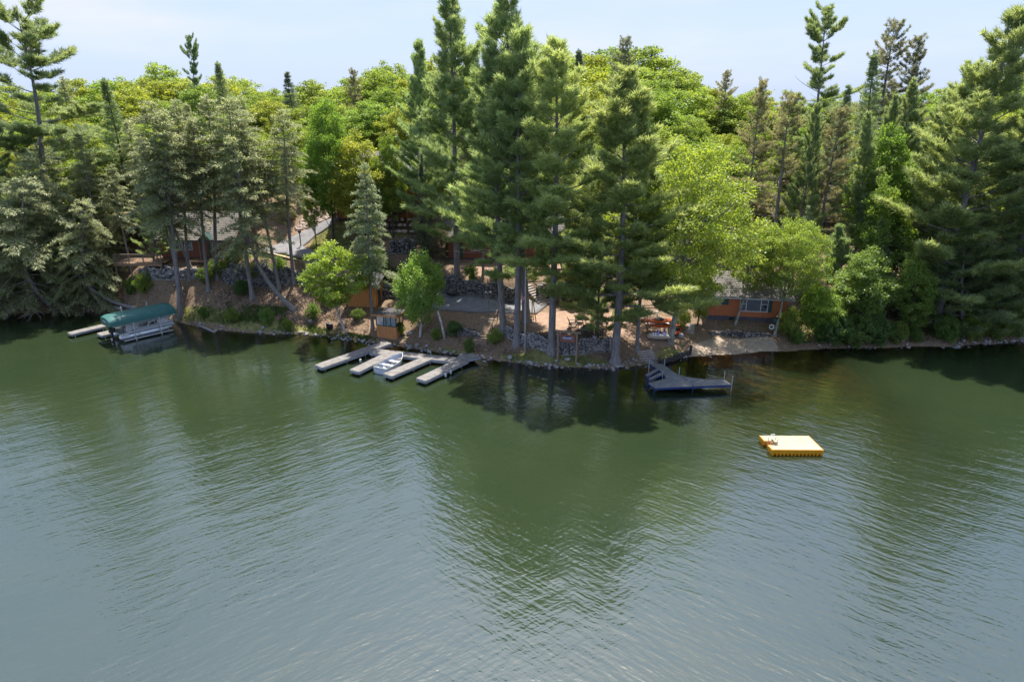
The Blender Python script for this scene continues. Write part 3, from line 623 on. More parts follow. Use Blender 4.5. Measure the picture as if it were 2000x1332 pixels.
MB().box(0, W, -1.6, -.05, 2.55, 2.8).build("balcony", redd_m, c4); railing(c4, [(wx(738), -1.5, 2.8), (wx(800), -1.5, 2.8)], 1.0, white_m, .5)
for px in (662, 735, 800, 848): MB().beam((wx(px), -1.45, -.1), (wx(px), -1.45, 2.55), .18).build("balcony_post", org_m, c4)

def board_wall(mb, x0, x1, y, z0, z1, w=.2, axis='x', s=-1):
    """vertical boards with open joints"""
    n = max(1, round((x1-x0)/w)); w = (x1-x0)/n; r_ = random.Random(int(abs(x0)*97+abs(y)*13))
    for i in range(n):
        d = r_.uniform(0, .008); a, b = x0+i*w+.006, x0+(i+1)*w-.006
        if axis == 'x': mb.box(a, b, y-.03-d, y+.03, z0, z1)
        else: mb.box(y-.03, y+.03+d, a, b, z0, z1)
# brown shed with dark green door, on piers
pL, pF = at_z(680, 599, 1.75), at_z(736, 600.5, 1.75); W = (pF-pL).length; rz = math.atan2(pF.y-pL.y, pF.x-pL.x)
sh = empty("board_shed", pL, rz, "brown vertical board shed with dark green corner door behind the small maple", "shed")
mb = MB(); board_wall(mb, 0, W, 0, 0, 2.3, .2); mb.build("wall", brn_m, sh)
mb = MB(); board_wall(mb, .03, .5, W, .05, 2.3, .2, 'y'); board_wall(mb, 1.5, 2.6, W, .05, 2.3, .2, 'y'); mb.build("wall", brn_m, sh)
dr = MB().box(W-.03, W+.04, .52, 1.48, .0, 2.1).build("door", green_m, sh); MB().box(W+.04, W+.08, .62, .68, .95, 1.1).build("handle", stone_m, dr)
mb = MB(); mb.box(.04, W-.06, .04, 2.55, 0, 2.28); mb.build("inner_wall", core_m, sh)
mb = MB(); mb.add([(-.35, -.4, 2.3), (W+.4, -.4, 2.3), (W+.4, 3.0, 2.75), (-.35, 3.0, 2.75), (-.35, -.4, 2.42), (W+.4, -.4, 2.42), (W+.4, 3.0, 2.87), (-.35, 3.0, 2.87)], ((3,2,1,0),(4,5,6,7),(0,1,5,4),(1,2,6,5),(2,3,7,6),(3,0,4,7))); mb.build("roof", roofd_m, sh)
for x, y in ((.2, .3), (W-.2, .3), (W*.5, .3), (.2, 2.3), (W-.2, 2.3)): MB().box(x-.18, x+.18, y-.18, y+.18, -1.1, -.003).build("pier", stone_m, sh)
# glazed booth at the water
pL, pF, pR = at_z(737, 656.5, .36), at_z(775, 660.5, .36), at_z(791, 655, .36)
W = (pF-pL).length; rz = math.atan2(pF.y-pL.y, pF.x-pL.x); D = 1.5
bo = empty("glazed_booth", pL, rz, "small brown booth with wraparound windows and flat dark roof by the boat slips", "booth")
zb, zt = 1.12, 2.12
mb = MB(); board_wall(mb, 0, W, 0, -.3, zb, .2); mb.build("front_wall", brn_m, bo)
mb = MB(); board_wall(mb, .04, D, W, -.3, zb, .22, 'y'); mb.build("side_wall", brn_m, bo)
mb = MB(); board_wall(mb, .0, D, 0.03, -.3, zb, .22, 'y'); board_wall(mb, 0, W, D, -.3, zt, .22); mb.build("back_wall", brn_m, bo)
MB().box(.03, W-.03, .03, D-.03, -.1, .0).build("floor", wood_m, bo); MB().box(.3, W-.3, D-.5, D-.06, .6, .8).build("counter", white_m, bo)
gl = glass_mat("booth_glass")
def fpost(*q): MB().box(*q).build("window_post", green_m, bo)
fx = [0, W*.38, W*.50, W*.73, W]
for x in fx: fpost(x-.03, x+.03, -.04, .04, zb+.002, zt)
for y in (D*.5, D): fpost(W-.04, W+.04, y-.03, y+.03, zb+.002, zt); fpost(-.04, .04, y-.03, y+.03, zb+.002, zt)
MB().box(-.05, W+.05, -.05, .05, zb-.04, zb+.03).build("window_sill", green_m, bo); MB().box(W-.05, W+.05, .051, D, zb-.04, zb+.03).build("window_sill", green_m, bo)
for x in (W*.13, W*.2, W*.29): MB().box(x-.03, x+.03, -.02, .02, zb+.03, zt).build("mullion", white_m, bo)
for a, b in zip(fx, fx[1:]): MB().box(a+.035, b-.035, -.012, .0, zb+.03, zt-.01).build("pane", gl, bo)
for a, b in ((0.04, D*.5), (D*.5, D)): MB().box(W-.006, W+.006, a+.02, b-.035, zb+.03, zt-.01).build("pane", gl, bo)
mb = MB()
for x in (W*.55, W*.8): mb.box(x, x+.35, .12, .16, zb+.03, zb+.5)
mb.build("blind", cur_m, bo)
rf = MB().box(-.28, W+.28, -.35, D+.3, zt+.07, zt+.17).build("roof", roofd_m, bo)
MB().box(-.3, W+.3, -.38, -.34, zt-.02, zt+.14).build("fascia", brn_m, rf); MB().box(W+.27, W+.31, -.34, D+.3, zt-.02, zt+.14).build("fascia", brn_m, rf)
# ------------------------------------------------------------------ docks
plank_m = mat("sun_bleached_plank", (.235, .215, .198), (.125, .114, .104), 2.2, .85, stretch=(1, 1, 1), bump=.004)
dframe_m = mat("grey_dock_frame", (.34, .34, .36), (.22, .22, .235), 4, .7)
alu_m = mat("aluminium", (.62, .64, .67), (.5, .52, .55), 5, .38, .75)
galv_m = mat("galvanised_post", (.55, .56, .58), (.42, .43, .45), 6, .45, .6)
rub_m = mat("black_plastic", (.02, .02, .022), (.012, .012, .014), 6, .45)
def deck_strip(root, name, a, b, w, z, m=plank_m, fm=dframe_m, ends=.14, pw=.145, th=.2):
    """planked deck between two points; the boards are too fine to pick apart, so they are one part"""
    a, b = Vector((a.x, a.y, 0)), Vector((b.x, b.y, 0)); d = (b-a); L = d.length; ux = d.normalized(); uy = Vector((-ux.y, ux.x, 0)); n = max(1, int(L/pw)); st = L/n
    mb = MB(); r_ = random.Random(int(L*100))
    for i in range(n):
        j = r_.uniform(-.004, .004); M = Matrix.Translation(a+ux*(i*st)) @ Matrix.Rotation(math.atan2(ux.y, ux.x), 4, 'Z')
        mb.box(.006, st-.006, -w/2, w/2, z-.035+j, z+j, M)
    o = mb.build(name, m, root); tag(o, kind="stuff")
    fb = MB(); M = Matrix.Translation(a) @ Matrix.Rotation(math.atan2(ux.y, ux.x), 4, 'Z')
    for y in (-w/2, w/2): fb.box(0, L, y-.025, y+.025, z-th, z-.037, M)
    for x in (0, L): fb.box(x-.025, x+.025, -w/2+.03, w/2-.03, z-th, z-.04, M)
    fb.box(.1, L-.1, -.04, .04, z-th, z-.04, M); fb.build("frame", fm, root)
    return a, b, ux, uy
def leg(root, p, z1, r_=.035, z0=-1.2, m=None):
    MB().tube([(p.x, p.y, z0), (p.x, p.y, z1)], r_, 8).build("leg", m or galv_m, root)
pier = empty("slip_dock", (0, 0, 0), label="grey planked dock with four fingers for boat slips", cat="dock")
zz = .48; q = lambda a, b: at_z(a, b, zz)
fingers = [((622,715),(757,668),1.05), ((692,724),(765,688.5),1.0), ((757,732),(838,697.5),1.0), ((822,741),(906,701.5),1.0)]
for i, (a, b, w) in enumerate(fingers):
    A, B, ux, uy = deck_strip(pier, "finger_deck", q(*a), q(*b), w, zz+.004*(i % 2), th=.26)
    for t in (.35, 2.6, 4.6):
        if t < (B-A).length:
            for s in (-1, 1): p = A+ux*t+uy*s*(w/2-.12); leg(pier, p, zz-.05)
    for s in (-1, 1):
        p = A+ux*.25+uy*s*(w/2-.1); MB().tube([(p.x, p.y, -.12), (p.x, p.y, .28)], .085, 10).build("float_post", rub_m, pier)
A, B, ux, uy = deck_strip(pier, "walkway_deck", q(727,684.5), q(903,703.5), 1.05, zz-.012, th=.26)
for t in (.2, 2.8, 5.4, 7.8):
    for s in (-1, 1): leg(pier, A+ux*t+uy*s*.48, zz+(.35 if t == 5.4 and s > 0 else -.05), .03)
deck_strip(pier, "gangway_deck", q(899,700), at_z(930,691.5,.6), 1.2, zz+.02)
for (px, py), n_ in (((704,705),1),((745,704),1),((880,727),1),((870,733),1)):
    p = at_z(px, py, .22); MB().tube([(p.x, p.y, .05), (p.x, p.y, .16), (p.x, p.y, .34), (p.x, p.y, .4)], [.05, .1, .1, .05], 8).build("fender", white_m, pier)
# blue framed swim dock
bl_m = mat("blue_painted_steel", (.016, .05, .18), (.01, .03, .12), 5, .4); gp_m = mat("grey_composite_plank", (.22, .213, .21), (.135, .13, .13), 3, .7, stretch=(1, 1, 1))
bd = empty("swim_dock", (0, 0, 0), label="grey planked angular swim dock with blue steel frame below the stone steps", cat="dock"); zz = .55
def poly_deck(root, name, px, ang, z, m, pw=.14):
    """boards clipped to a polygon; ang = board direction"""
    P = [at_z(a, b, z) for a, b in px]; c, s = math.cos(ang), math.sin(ang); U = [(p.x*c+p.y*s, -p.x*s+p.y*c) for p in P]
    v0, v1 = min(u[1] for u in U), max(u[1] for u in U); mb = MB(); v = v0+.004
    while v < v1-.02:
        vb = min(v+pw-.012, v1-.004); rows = []
        for vv in (v+.003, vb-.003):
            xs = []
            for (x1, y1), (x2, y2) in zip(U, U[1:]+U[:1]):
                if (y1 > vv) != (y2 > vv): xs.append(x1+(x2-x1)*(vv-y1)/(y2-y1))
            rows.append(sorted(xs))
        if len(rows[0]) >= 2 and len(rows[1]) >= 2:
            quad = [(rows[0][0], v), (rows[0][-1], v), (rows[1][-1], vb), (rows[1][0], vb)]
            mb.prism([(x*c-y*s, x*s+y*c) for x, y in quad], z-.04, z)
        v += pw
    tag(mb.build(name, m, root), kind="stuff")
    return P
stem = [(1267,709),(1293,710.5),(1326,733),(1343,745),(1300,738),(1296,729)]
plat = [(1267,748.5),(1303,738),(1342,744.5),(1346,741.5),(1416,741),(1429,751),(1278,757.5)]
tri_ = [(1328,734.5),(1381,741.2),(1345,743.2),(1341,742)]
d0 = at_z(1267,709,zz)-at_z(1326,733,zz); angs = math.atan2(d0.y, d0.x)+math.pi/2
for px, an in ((stem, angs), (plat, angs+R(52)), (tri_, angs)):
    P = poly_deck(bd, "deck_boards", px, an, zz+(.003 if px is stem else 0 if px is plat else -.004), gp_m)
    fb = MB(); cx = sum((p for p in P), Vector())/len(P)
    for a, b in zip(P, P[1:]+P[:1]): fb.beam(Vector((a.x, a.y, zz-.13))+(cx-a)*.012, Vector((b.x, b.y, zz-.13))+(cx-b)*.012, .05, .12)
    fb.build("frame", bl_m, bd)
for px in ([(1260.5,731),(1283,719.5),(1287.5,722),(1264,736)], [(1265,739.5),(1289.5,727),(1295.5,730.5),(1270,742.5)]):
    P = poly_deck(bd, "bench_seat", px, math.atan2((at_z(*px[1], .7)-at_z(*px[0], .7)).y, (at_z(*px[1], .7)-at_z(*px[0], .7)).x), .62, gp_m, .12)
    fb = MB(); 
    for a in P: fb.beam((a.x, a.y, .0), (a.x, a.y, .575), .05)
    for a, b in zip(P, P[1:]+P[:1]): fb.beam((a.x, a.y, .54), (b.x, b.y, .54), .04, .05)
    fb.build("bench_frame", bl_m, bd)
for px, top, dn in (((1267,722),701,-1),((1297.6,715),701,-1),((1326,733),717,-1),((1414,741.5),725,-1),((1429,752),734,-1),((1278,757),754,-1),((1353,755),751,-1),((1266,748),738,-1),((1294,737),726,-1)):
    p = at_z(*px, .5); zt_ = at_Y(px[0], top, p.y).z; leg(bd, p, zt_, .032, -1.3, galv_m if top < 735 else bl_m)
# two small docks beside the boat lift
for (a, b, w, lab) in (((136,651),(203,635),.95,"long weathered dock left of the green canopied boat lift"), ((194,653),(224,646),1.15,"short dock section in front of the outboard motor")):
    dk = empty("small_dock", (0, 0, 0), label=lab, cat="dock"); A, B, ux, uy = deck_strip(dk, "deck_boards", at_z(*a, .42), at_z(*b, .42), w, .42)
    for t in (.3, (B-A).length-.3):
        for s in (-1, 1): leg(dk, A+ux*t+uy*s*(w/2-.1), .36)

# ------------------------------------------------------------------ boat lift with green canopy, pontoon boat under it
a, b = at_z(206, 634, 1.75), at_z(334, 606.5, 1.75); d = b-a; L = d.length; rz = math.atan2(d.y, d.x)
lf = empty("boat_lift", (a.x, a.y, 0), rz, "boat lift with a long dark green fabric canopy over a pontoon boat", "boat lift")
can_m = mat("green_canopy_fabric", (.035, .135, .115), (.024, .095, .085), 1.6, .55, bump=.01)
hw = 1.32; rings = []
for i, t in enumerate(np.linspace(0, 1, 15)):
    e = 1-.10*(1-min(1, t/.05))-.08*(1-min(1, (1-t)/.05)); sag = .05*math.sin(i*math.pi*1.0); x = L*t
    prof = [(-hw, -.02), (-hw-.01, .35), (-hw*.88, .62), (-hw*.45, .76), (0, .80), (hw*.45, .76), (hw*.88, .62), (hw+.01, .35), (hw, -.02)]
    rings.append([(x, yy*e, 1.75+zz_*(e**2)+(.02*math.sin(3.1*i) if 0 < zz_ < .7 else 0)) for yy, zz_ in prof])
mb = MB(); mb.loft(rings, closed=False, cap=False)
mb.add(rings[0], (tuple(range(8, -1, -1)),)); mb.add(rings[-1], (tuple(range(9)),))
cp = mb.build("canopy", can_m, lf, True); MB().box(-.04, -.02, -.35, .35, 2.02, 2.1).build("canopy_emblem", white_m, cp)
mb = MB(); mb.add([(.05, -hw+.03, 1.76), (L-.05, -hw+.03, 1.76), (L-.05, hw-.03, 1.76), (.05, hw-.03, 1.76)], ((0, 1, 2, 3),)); mb.build("canopy_lining", can_m, lf)
for x in (L*.33, L*.72):
    for s in (-1, 1):
        MB().tube([(x, s*(hw+.02), -1.2), (x, s*(hw+.02), 2.75 if (s > 0) else 1.8)], .05, 8).build("post", galv_m, lf)
    MB().beam((x, -hw, .18), (x, hw, .18), .1).build("crossbeam", galv_m, lf)
    MB().tube([(x, -hw-.02, .9), (x+.8, -hw-.02, .18)], .03, 6).build("brace", galv_m, lf)
for s in (-1, 1): MB().beam((L*.15, s*hw, .2), (L*.9, s*hw, .2), .09).build("side_rail", galv_m, lf); MB().beam((.2, s*(hw-.04), 1.72), (L-.2, s*(hw-.04), 1.72), .05).build("canopy_rail", galv_m, lf)
pb = empty("pontoon_boat", (a.x, a.y, 0), rz, "silver pontoon boat with outboard motor hanging under the green canopy", "boat")
for s in (-1, 1):
    MB().tube([(.7, s*.78, .42), (.95, s*.78, .42), (L-1.2, s*.78, .42), (L-.5, s*.78, .5), (L-.1, s*.78, .66)], [.2, .3, .3, .22, .04], 12).build("pontoon", alu_m, pb, True)
MB().box(.7, L-.35, -1.15, 1.15, .76, .86).build("deck", alu_m, pb)
panel_m = mat("boat_fence_panel", (.55, .57, .60), (.42, .44, .47), 2, .35, .3)
for s in (-1, 1):
    f = MB().box(1.6, L-.4, s*1.12-.015, s*1.12+.015, .9, 1.12).build("fence_panel", panel_m, pb)
    MB().box(1.6, L-.4, s*1.14-.012, s*1.14+.012, 1.0, 1.05).build("stripe", rub_m, f)
    rl = MB(); rl.tube([(1.6, s*1.12, 1.52), (L-.4, s*1.12, 1.52)], .022, 6)
    for k in range(8): x = 1.6+(L-2.0)*k/7; rl.tube([(x, s*1.12, .86), (x, s*1.12, 1.52)], .018, 6)
    rl.build("fence_rail", alu_m, pb)
MB().tube([(3.0, -1.1, .9), (3.4, -1.1, 1.35), (4.0, -1.1, 1.5)], .02, 6).build("gate_rail", alu_m, pb)
st_m = mat("boat_seat_vinyl", (.55, .55, .54), (.42, .42, .42), 3, .5)
for x, y in ((1.9, .7), (1.9, -.6), (L-1.3, .75), (L-1.3, -.75)): MB().box(x-.5, x+.5, y-.3, y+.3, .865, 1.2).box(x-.5, x+.5, y+(.2 if y > 0 else -.3), y+(.3 if y > 0 else -.2), 1.2, 1.55).build("seat", st_m, pb)
MB().tube([(2.5, -.35, .865), (2.5, -.35, 1.65)], .33, 14).build("console", st_m, pb)
om = MB().box(.15, .7, -.2, .2, .85, 1.35).build("outboard_motor", rub_m, pb); bevel(om, .08, 2)
MB().box(.3, .48, -.08, .08, .15, .85).build("motor_leg", rub_m, om); MB().tube([(.28, 0, .2), (.22, 0, .2)], .16, 10).build("propeller", galv_m, om)
MB().box(.78, 1.5, -1.1, -.7, .5, .72).build("boarding_ladder", alu_m, pb)

# ------------------------------------------------------------------ rowing boat
a, b = at_z(742, 724, .3), at_z(786, 697, .35); d = b-a; L = d.length; rz = math.atan2(d.y, d.x)
rbt = empty("rowing_boat", (a.x, a.y, 0), rz, "open white aluminium rowing boat moored between two dock fingers", "boat")
hull_m = mat("boat_hull_paint", (.60, .62, .66), (.46, .48, .53), 2.5, .45); inn_m = mat("boat_inside_paint", (.50, .53, .60), (.36, .39, .46), 2.5, .6)
def hull(off, zoff):
    rg = []
    for t in np.linspace(0, 1, 12):
        w = .74*(1-max(0, (t-.42)/.58)**2.2)*(.88+.12*min(1, t/.3))-off; w = max(w, .015); ke = -.14+.42*max(0, (t-.6)/.4)**2+zoff; sh_ = .52+.20*max(0, (t-.45)/.55)**1.6
        x = off+(L-2*off)*t; rg.append([(x, y*w, z) for y, z in ((1, sh_), (.97, sh_*.6+ke*.4), (.8, ke+.1), (.35, ke), (-.35, ke), (-.8, ke+.1), (-.97, sh_*.6+ke*.4), (-1, sh_))])
    return rg
o_, i_ = hull(0, 0), hull(.05, .06); mb = MB(); mb.loft(o_, False, False); mb.add(o_[0], (tuple(range(7, -1, -1)),)); mb.build("hull", hull_m, rbt, True)
mb = MB(); mb.loft([r[::-1] for r in i_], False, False); mb.add(i_[0], (tuple(range(8)),)); mb.build("inner_hull", inn_m, rbt, True)
for s in (0, 7): MB().tube([(r[s][0], r[s][1], r[s][2]+.01) for r in o_], .03, 6).build("gunwale", alu_m, rbt)
MB().beam((0, -.62, .54), (0, .62, .54), .07).build("transom_cap", alu_m, rbt)
for t in (.12, .38, .66):
    w = .74*(1-max(0, (t-.42)/.58)**2.2)-.06; MB().box(L*t-.16, L*t+.16, -w, w, .30, .345).build("bench", white_m, rbt); MB().box(L*t-.12, L*t+.12, -w*.6, w*.6, -.05, .298).build("bench_box", hull_m, rbt)
for s in (-1, 1):
    o = MB().tube([(L*.1, s*.1, .62), (L*.1+.1, s*.1, 1.05)], .012, 5).build("rod_holder", alu_m, rbt)
sc = MB().box(L*.12-.2, L*.12+.2, -.2, .2, .345, .42).box(L*.12-.24, L*.12-.17, -.2, .2, .42, .85).build("swivel_seat", hull_m, rbt); bevel(sc, .03, 2)
oar = MB().tube([(L*.18, -.5, .58), (L*.62, -.42, .62)], .025, 6).box(L*.62, L*.78, -.5, -.34, .61, .63).build("oar", tim_m, None); oar.location = rbt.location; oar.rotation_euler = rbt.rotation_euler
tag(oar, "pale wooden oar lying along the side of the rowing boat", "oar")

# ------------------------------------------------------------------ yellow swim raft
P = [at_z(a, b, .42) for a, b in ((1483,850),(1578.6,850),(1609,878.7),(1508,878))]
o0 = P[3]; ux = (P[2]-P[3]); W = ux.length; rz = math.atan2(ux.y, ux.x); uy = Vector((-math.sin(rz), math.cos(rz), 0)); D = (P[0]-P[3]).dot(uy); sk = (P[0]-P[3]).dot(ux.normalized())
rf_ = empty("swim_raft", (o0.x, o0.y, 0), rz, "square yellow plastic swim raft floating on the open water", "raft")
yel_m = mat("yellow_plastic", (.66, .30, .01), (.54, .22, .008), 2.5, .42); cream_m = mat("cream_raft_deck", (.38, .33, .215), (.32, .27, .17), 1.2, .6, bump=.004)
ta, tb, ni = .33, .6, .42
def rp(u, v): return (u*W+v*sk, v*D)
poly = [rp(0, 0), rp(1, 0), rp(1, 1), rp(0, 1), rp(0, tb), rp(ni/W, tb), rp(ni/W, ta), rp(0, ta)]
def inset(p, k):
    return rp(k if p[0] == 0 else 1-k if p[0] == 1 else p[0]+k, k if p[1] == 0 else 1-k if p[1] == 1 else p[1])
MB().prism(poly, .14, .40).build("raft_body", yel_m, rf_)
pi_ = [rp(.018, .018), rp(.982, .018), rp(.982, .982), rp(.018, .982), rp(.018, tb+.018), rp(ni/W+.018, tb+.018), rp(ni/W+.018, ta-.018), rp(.018, ta-.018)]
MB().prism(pi_, .395, .418).build("raft_deck", cream_m, rf_)
nb = 14
for e0, e1 in (((0, 0), (1, 0)), ((1, 0), (1, 1)), ((0, 0), (0, 1)), ((0, 1), (1, 1))):
    mb = MB()
    for k in range(nb):
        t = (k+.5)/nb; u, v = e0[0]+(e1[0]-e0[0])*t, e0[1]+(e1[1]-e0[1])*t
        if u == 0 and ta-.02 < v < tb+.02: continue
        x, y = rp(min(max(u, .02), .98), min(max(v, .02), .98)); mb.box(x-.06, x+.06, y-.06, y+.06, -.1, .139)
    tag(mb.build("float_rib", yel_m, rf_), kind="stuff")
MB().prism([rp(.05, .05), rp(.95, .05), rp(.95, .95), rp(.05, .95)][:], -.05, .1).build("float_core", yel_m, rf_)
ld = MB()
for v in (ta+.05, tb-.05):
    x, y = rp(ni/W, v); ld.tube([(x+.25, y, .42), (x+.25, y, .80), (x+.12, y, .95), (x-.1, y, .92), (x-.2, y, .7), (x-.22, y, -.6)], .026, 8)
for z in (-.3, -.02, .22): (x0_, y0_), (x1_, y1_) = rp(ni/W, ta+.05), rp(ni/W, tb-.05); ld.tube([(x0_-.21, y0_, z), (x1_-.21, y1_, z)], .03, 6)
ld.build("ladder", mat("white_ladder_tube", (.72, .70, .66), None, 5, .4), rf_)
x, y = rp(ni/W, (ta+tb)/2); MB().box(x+.02, x+.2, y-.25, y+.25, .42, .62).build("ladder_bracket", cream_m, rf_)

# ------------------------------------------------------------------ flagpole, flag, sign, lamp post
p = G(1025, 693); ht = at_Y(1025, 523, p.y).z-p.z
fp = empty("flagpole", p, label="tall white flagpole at the water's edge between the pine trunks", cat="flagpole")
MB().tube([(0, 0, -.2), (0, 0, ht)], [.055, .035], 10).build("pole", white_m, fp, True); MB().tube([(0, 0, ht), (0, 0, ht+.06), (0, 0, ht+.12)], [.03, .06, .02], 10).build("finial", mat("gilt_ball", (.7, .5, .12), None, 5, .3, .8), fp)
MB().tube([(.07, 0, 1.0), (.06, -.02, ht-.2)], .008, 4).build("halyard", white_m, fp)
zt_ = at_Y(1023, 571, p.y).z-p.z; fh = at_Y(1023, 571, p.y).z-at_Y(1023, 592, p.y).z
def flag_material():
    m = bpy.data.materials.new("striped_flag"); m.use_nodes = True; n, l = m.node_tree.nodes, m.node_tree.links; b = n["Principled BSDF"]; b.inputs['Roughness'].default_value = .8
    a = n.new("ShaderNodeUVMap"); s = n.new("ShaderNodeSeparateXYZ"); l.new(a.outputs[0], s.inputs[0])
    def mt(op, x, v=0.0):
        k = n.new("ShaderNodeMath"); k.operation = op
        if isinstance(x, float): k.inputs[0].default_value = x
        else: l.new(x, k.inputs[0])
        if isinstance(v, float): k.inputs[1].default_value = v
        else: l.new(v, k.inputs[1])
        return k.outputs[0]
    st = mt('LESS_THAN', mt('FRACT', mt('MULTIPLY', s.outputs['Y'], 6.5)), .5)
    can = mt('MULTIPLY', mt('LESS_THAN', s.outputs['X'], .4), mt('GREATER_THAN', s.outputs['Y'], .46))
    x1 = n.new("ShaderNodeMix"); x1.data_type = 'RGBA'; x1.inputs['A'].default_value = (.75, .72, .72, 1); x1.inputs['B'].default_value = (.5, .03, .05, 1); l.new(st, x1.inputs['Factor'])
    x2 = n.new("ShaderNodeMix"); x2.data_type = 'RGBA'; x2.inputs['B'].default_value = (.04, .05, .22, 1); l.new(x1.outputs['Result'], x2.inputs['A']); l.new(can, x2.inputs['Factor'])
    l.new(x2.outputs['Result'], b.inputs['Base Color']); return m
nx, ny = 16, 8; vs_ = []; uv = []
for j in range(ny+1):
    for i in range(nx+1):
        u, v = i/nx, j/ny; droop = u*u*.55*fh
        vs_.append((-.05-.30*u*(1-.25*v), .10*math.sin(u*13+v*1.5)*u**.5, zt_-fh*(1-v)*.72-droop*(1-.2*v))); uv.append((u, v))
fs_ = [(j*(nx+1)+i, j*(nx+1)+i+1, (j+1)*(nx+1)+i+1, (j+1)*(nx+1)+i) for j in range(ny) for i in range(nx)]
mb = MB(); mb.add(vs_, fs_); fo = mb.build("flag", flag_material(), None, True); fo.location = p
ul = fo.data.uv_layers.new(name="UVMap")
for lp in fo.data.loops: ul.data[lp.index].uv = uv[lp.vertex_index]
tag(fo, "drooping red, white and blue striped flag on the white flagpole", "flag")
a, b = G(1089, 702), G(1125, 709); d = b-a; rz = math.atan2(d.y, d.x); ll = Vector((d.x, d.y, 0)).length
sg = empty("hanging_sign", a, rz, "reddish wooden sign hanging in a tall post frame at the shore", "sign"); zt_ = at_Y(1089, 648, a.y).z-a.z
post_m = mat("sign_post_wood", (.30, .21, .145), (.19, .13, .09), 4, .8, stretch=(6, 6, .8))
for x in (0, ll): MB().beam((x, 0, -.4), (x, 0, zt_-.003), .15).build("post", post_m, sg)
MB().box(-.3, ll+.35, -.09, .09, zt_, zt_+.14).build("crossbeam", post_m, sg)
bd_ = MB().box(.16, ll-.14, -.035, .035, zt_-.86, zt_-.16).build("sign_board", mat("red_brown_sign_paint", (.26, .105, .075), (.17, .07, .055), 2, .6), sg); bevel(bd_, .02)
for x in (.35, ll-.35): MB().tube([(x, 0, zt_-.17), (x, 0, zt_)], .012, 5).build("chain", rub_m, sg)
em = MB(); cx = ll*.5
em.add([(cx-.42, -.045, zt_-.40), (cx-.3, -.045, zt_-.50), (cx+.28, -.045, zt_-.50), (cx+.45, -.045, zt_-.36), (cx+.1, -.045, zt_-.43), (cx-.2, -.045, zt_-.43)], ((0, 1, 2, 3, 4, 5),))
em.build("sign_emblem", mat("pale_blue_sign_paint", (.45, .58, .80), (.35, .48, .72), 3, .6), bd_)
MB().add([(cx-.25, -.046, zt_-.42), (cx+.12, -.046, zt_-.42), (cx+.28, -.046, zt_-.36), (cx-.05, -.046, zt_-.33), (cx-.22, -.046, zt_-.36)], ((0, 1, 2, 3, 4),)).build("sign_emblem", mat("navy_sign_paint", (.03, .05, .11), None, 4, .6), bd_)
MB().add([(cx-.5, -.044, zt_-.57), (cx+.5, -.044, zt_-.57), (cx+.5, -.044, zt_-.545), (cx-.5, -.044, zt_-.545)], ((0, 1, 2, 3),)).build("sign_line", MATS["pale_blue_sign_paint"], bd_)
MB().tube([(cx-.25, -.05, zt_+.14), (cx-.25, -.05, zt_+.26), (cx-.25, -.3, zt_+.2)], .02, 6).build("sign_lamp", white_m, sg)
p = G(954, 618); ht = at_Y(952, 571, p.y).z-p.z
lp_ = empty("lamp_post", p, label="grey lamp post with two white heads at the edge of the lower driveway", cat="lamp post")
MB().tube([(0, 0, -.1), (0, 0, ht)], [.07, .05], 8).build("post", mat("grey_pole_wood", (.24, .21, .19), (.15, .13, .12), 5, .8), lp_)
for s in (-1, 1):
    MB().tube([(0, 0, ht-.06), (s*.2, 0, ht)], .02, 6).build("arm", galv_m, lp_)
    MB().tube([(s*.2, -.02, ht-.06), (s*.2, -.02, ht+.02), (s*.2, -.02, ht+.10)], [.05, .1, .05], 10).build("lamp_head", white_m, lp_)
for (px, py), top, lab in (((588,483),455,"short dark lamp post on the lawn at the driveway bend"), ((652,433),410,"dark path lamp beside the tall trunk at the upper driveway")):
    p = G(px, py); ht = at_Y(px, top, p.y).z-p.z; o = empty("path_lamp", p, label=lab, cat="lamp post", group="path lamps along the upper driveway")
    MB().beam((0, 0, -.1), (0, 0, ht), .1).build("post", tim_m, o); MB().box(-.14, .14, -.14, .14, ht, ht+.22).build("lamp_head", rub_m, o); MB().box(-.19, .19, -.19, .19, ht+.22, ht+.26).build("cap", rub_m, o)

# ------------------------------------------------------------------ patio furniture
def adirondack(loc, rz, label, m, rnd=False):
    o = empty("patio_chair", loc, rz, label, "chair", "chairs round the fire pit")
    mb = MB()
    for k in range(6): y = -.3+k*.11; mb.box(-.29, .29, y, y+.09, .34-.1*k/5, .365-.1*k/5)
    mb.build("seat", m, o); mb = MB()
    for k in range(5):
        x = -.26+k*.108; h = .62+(.14 if k == 2 else .09 if k in (1, 3) else 0)+(.08 if rnd else 0); M = Matrix.Translation((0, .3, .28)) @ Matrix.Rotation(R(-22), 4, 'X'); mb.box(x, x+.095, -.012, .012, 0, h, M)
    mb.build("backrest", m, o)
    for s in (-1, 1):
        MB().box(s*.36-.06, s*.36+.06, -.42, .38, .56, .585).build("armrest", m, o)
        MB().box(s*.33-.02, s*.33+.02, -.38, -.30, 0, .56).build("leg", m, o); MB().box(s*.33-.02, s*.33+.02, .28, .36, 0, .56).build("leg", m, o)
    return o
chb = mat("brown_chair_wood", (.085, .06, .05), (.05, .035, .03), 5, .7); chg = mat("grey_green_chair", (.06, .075, .075), (.035, .045, .046), 5, .7)
adirondack(G(1120, 639), R(100), "dark brown wooden patio chair facing right beside the fire pit", chb)
adirondack(G(1131, 629), R(178), "grey green round backed chair behind the fire pit", chg, True)
adirondack(G(1168, 629), R(-160), "grey green chair just behind the thin pine trunk by the fire pit", chg, True)
adirondack(G(1179, 637), R(-110), "dark wooden patio chair right of the thin pine trunk", chb)
p = G(1147, 643); fpit = empty("fire_pit", p, label="round stone fire pit ring in the middle of the patio chairs", cat="fire pit")
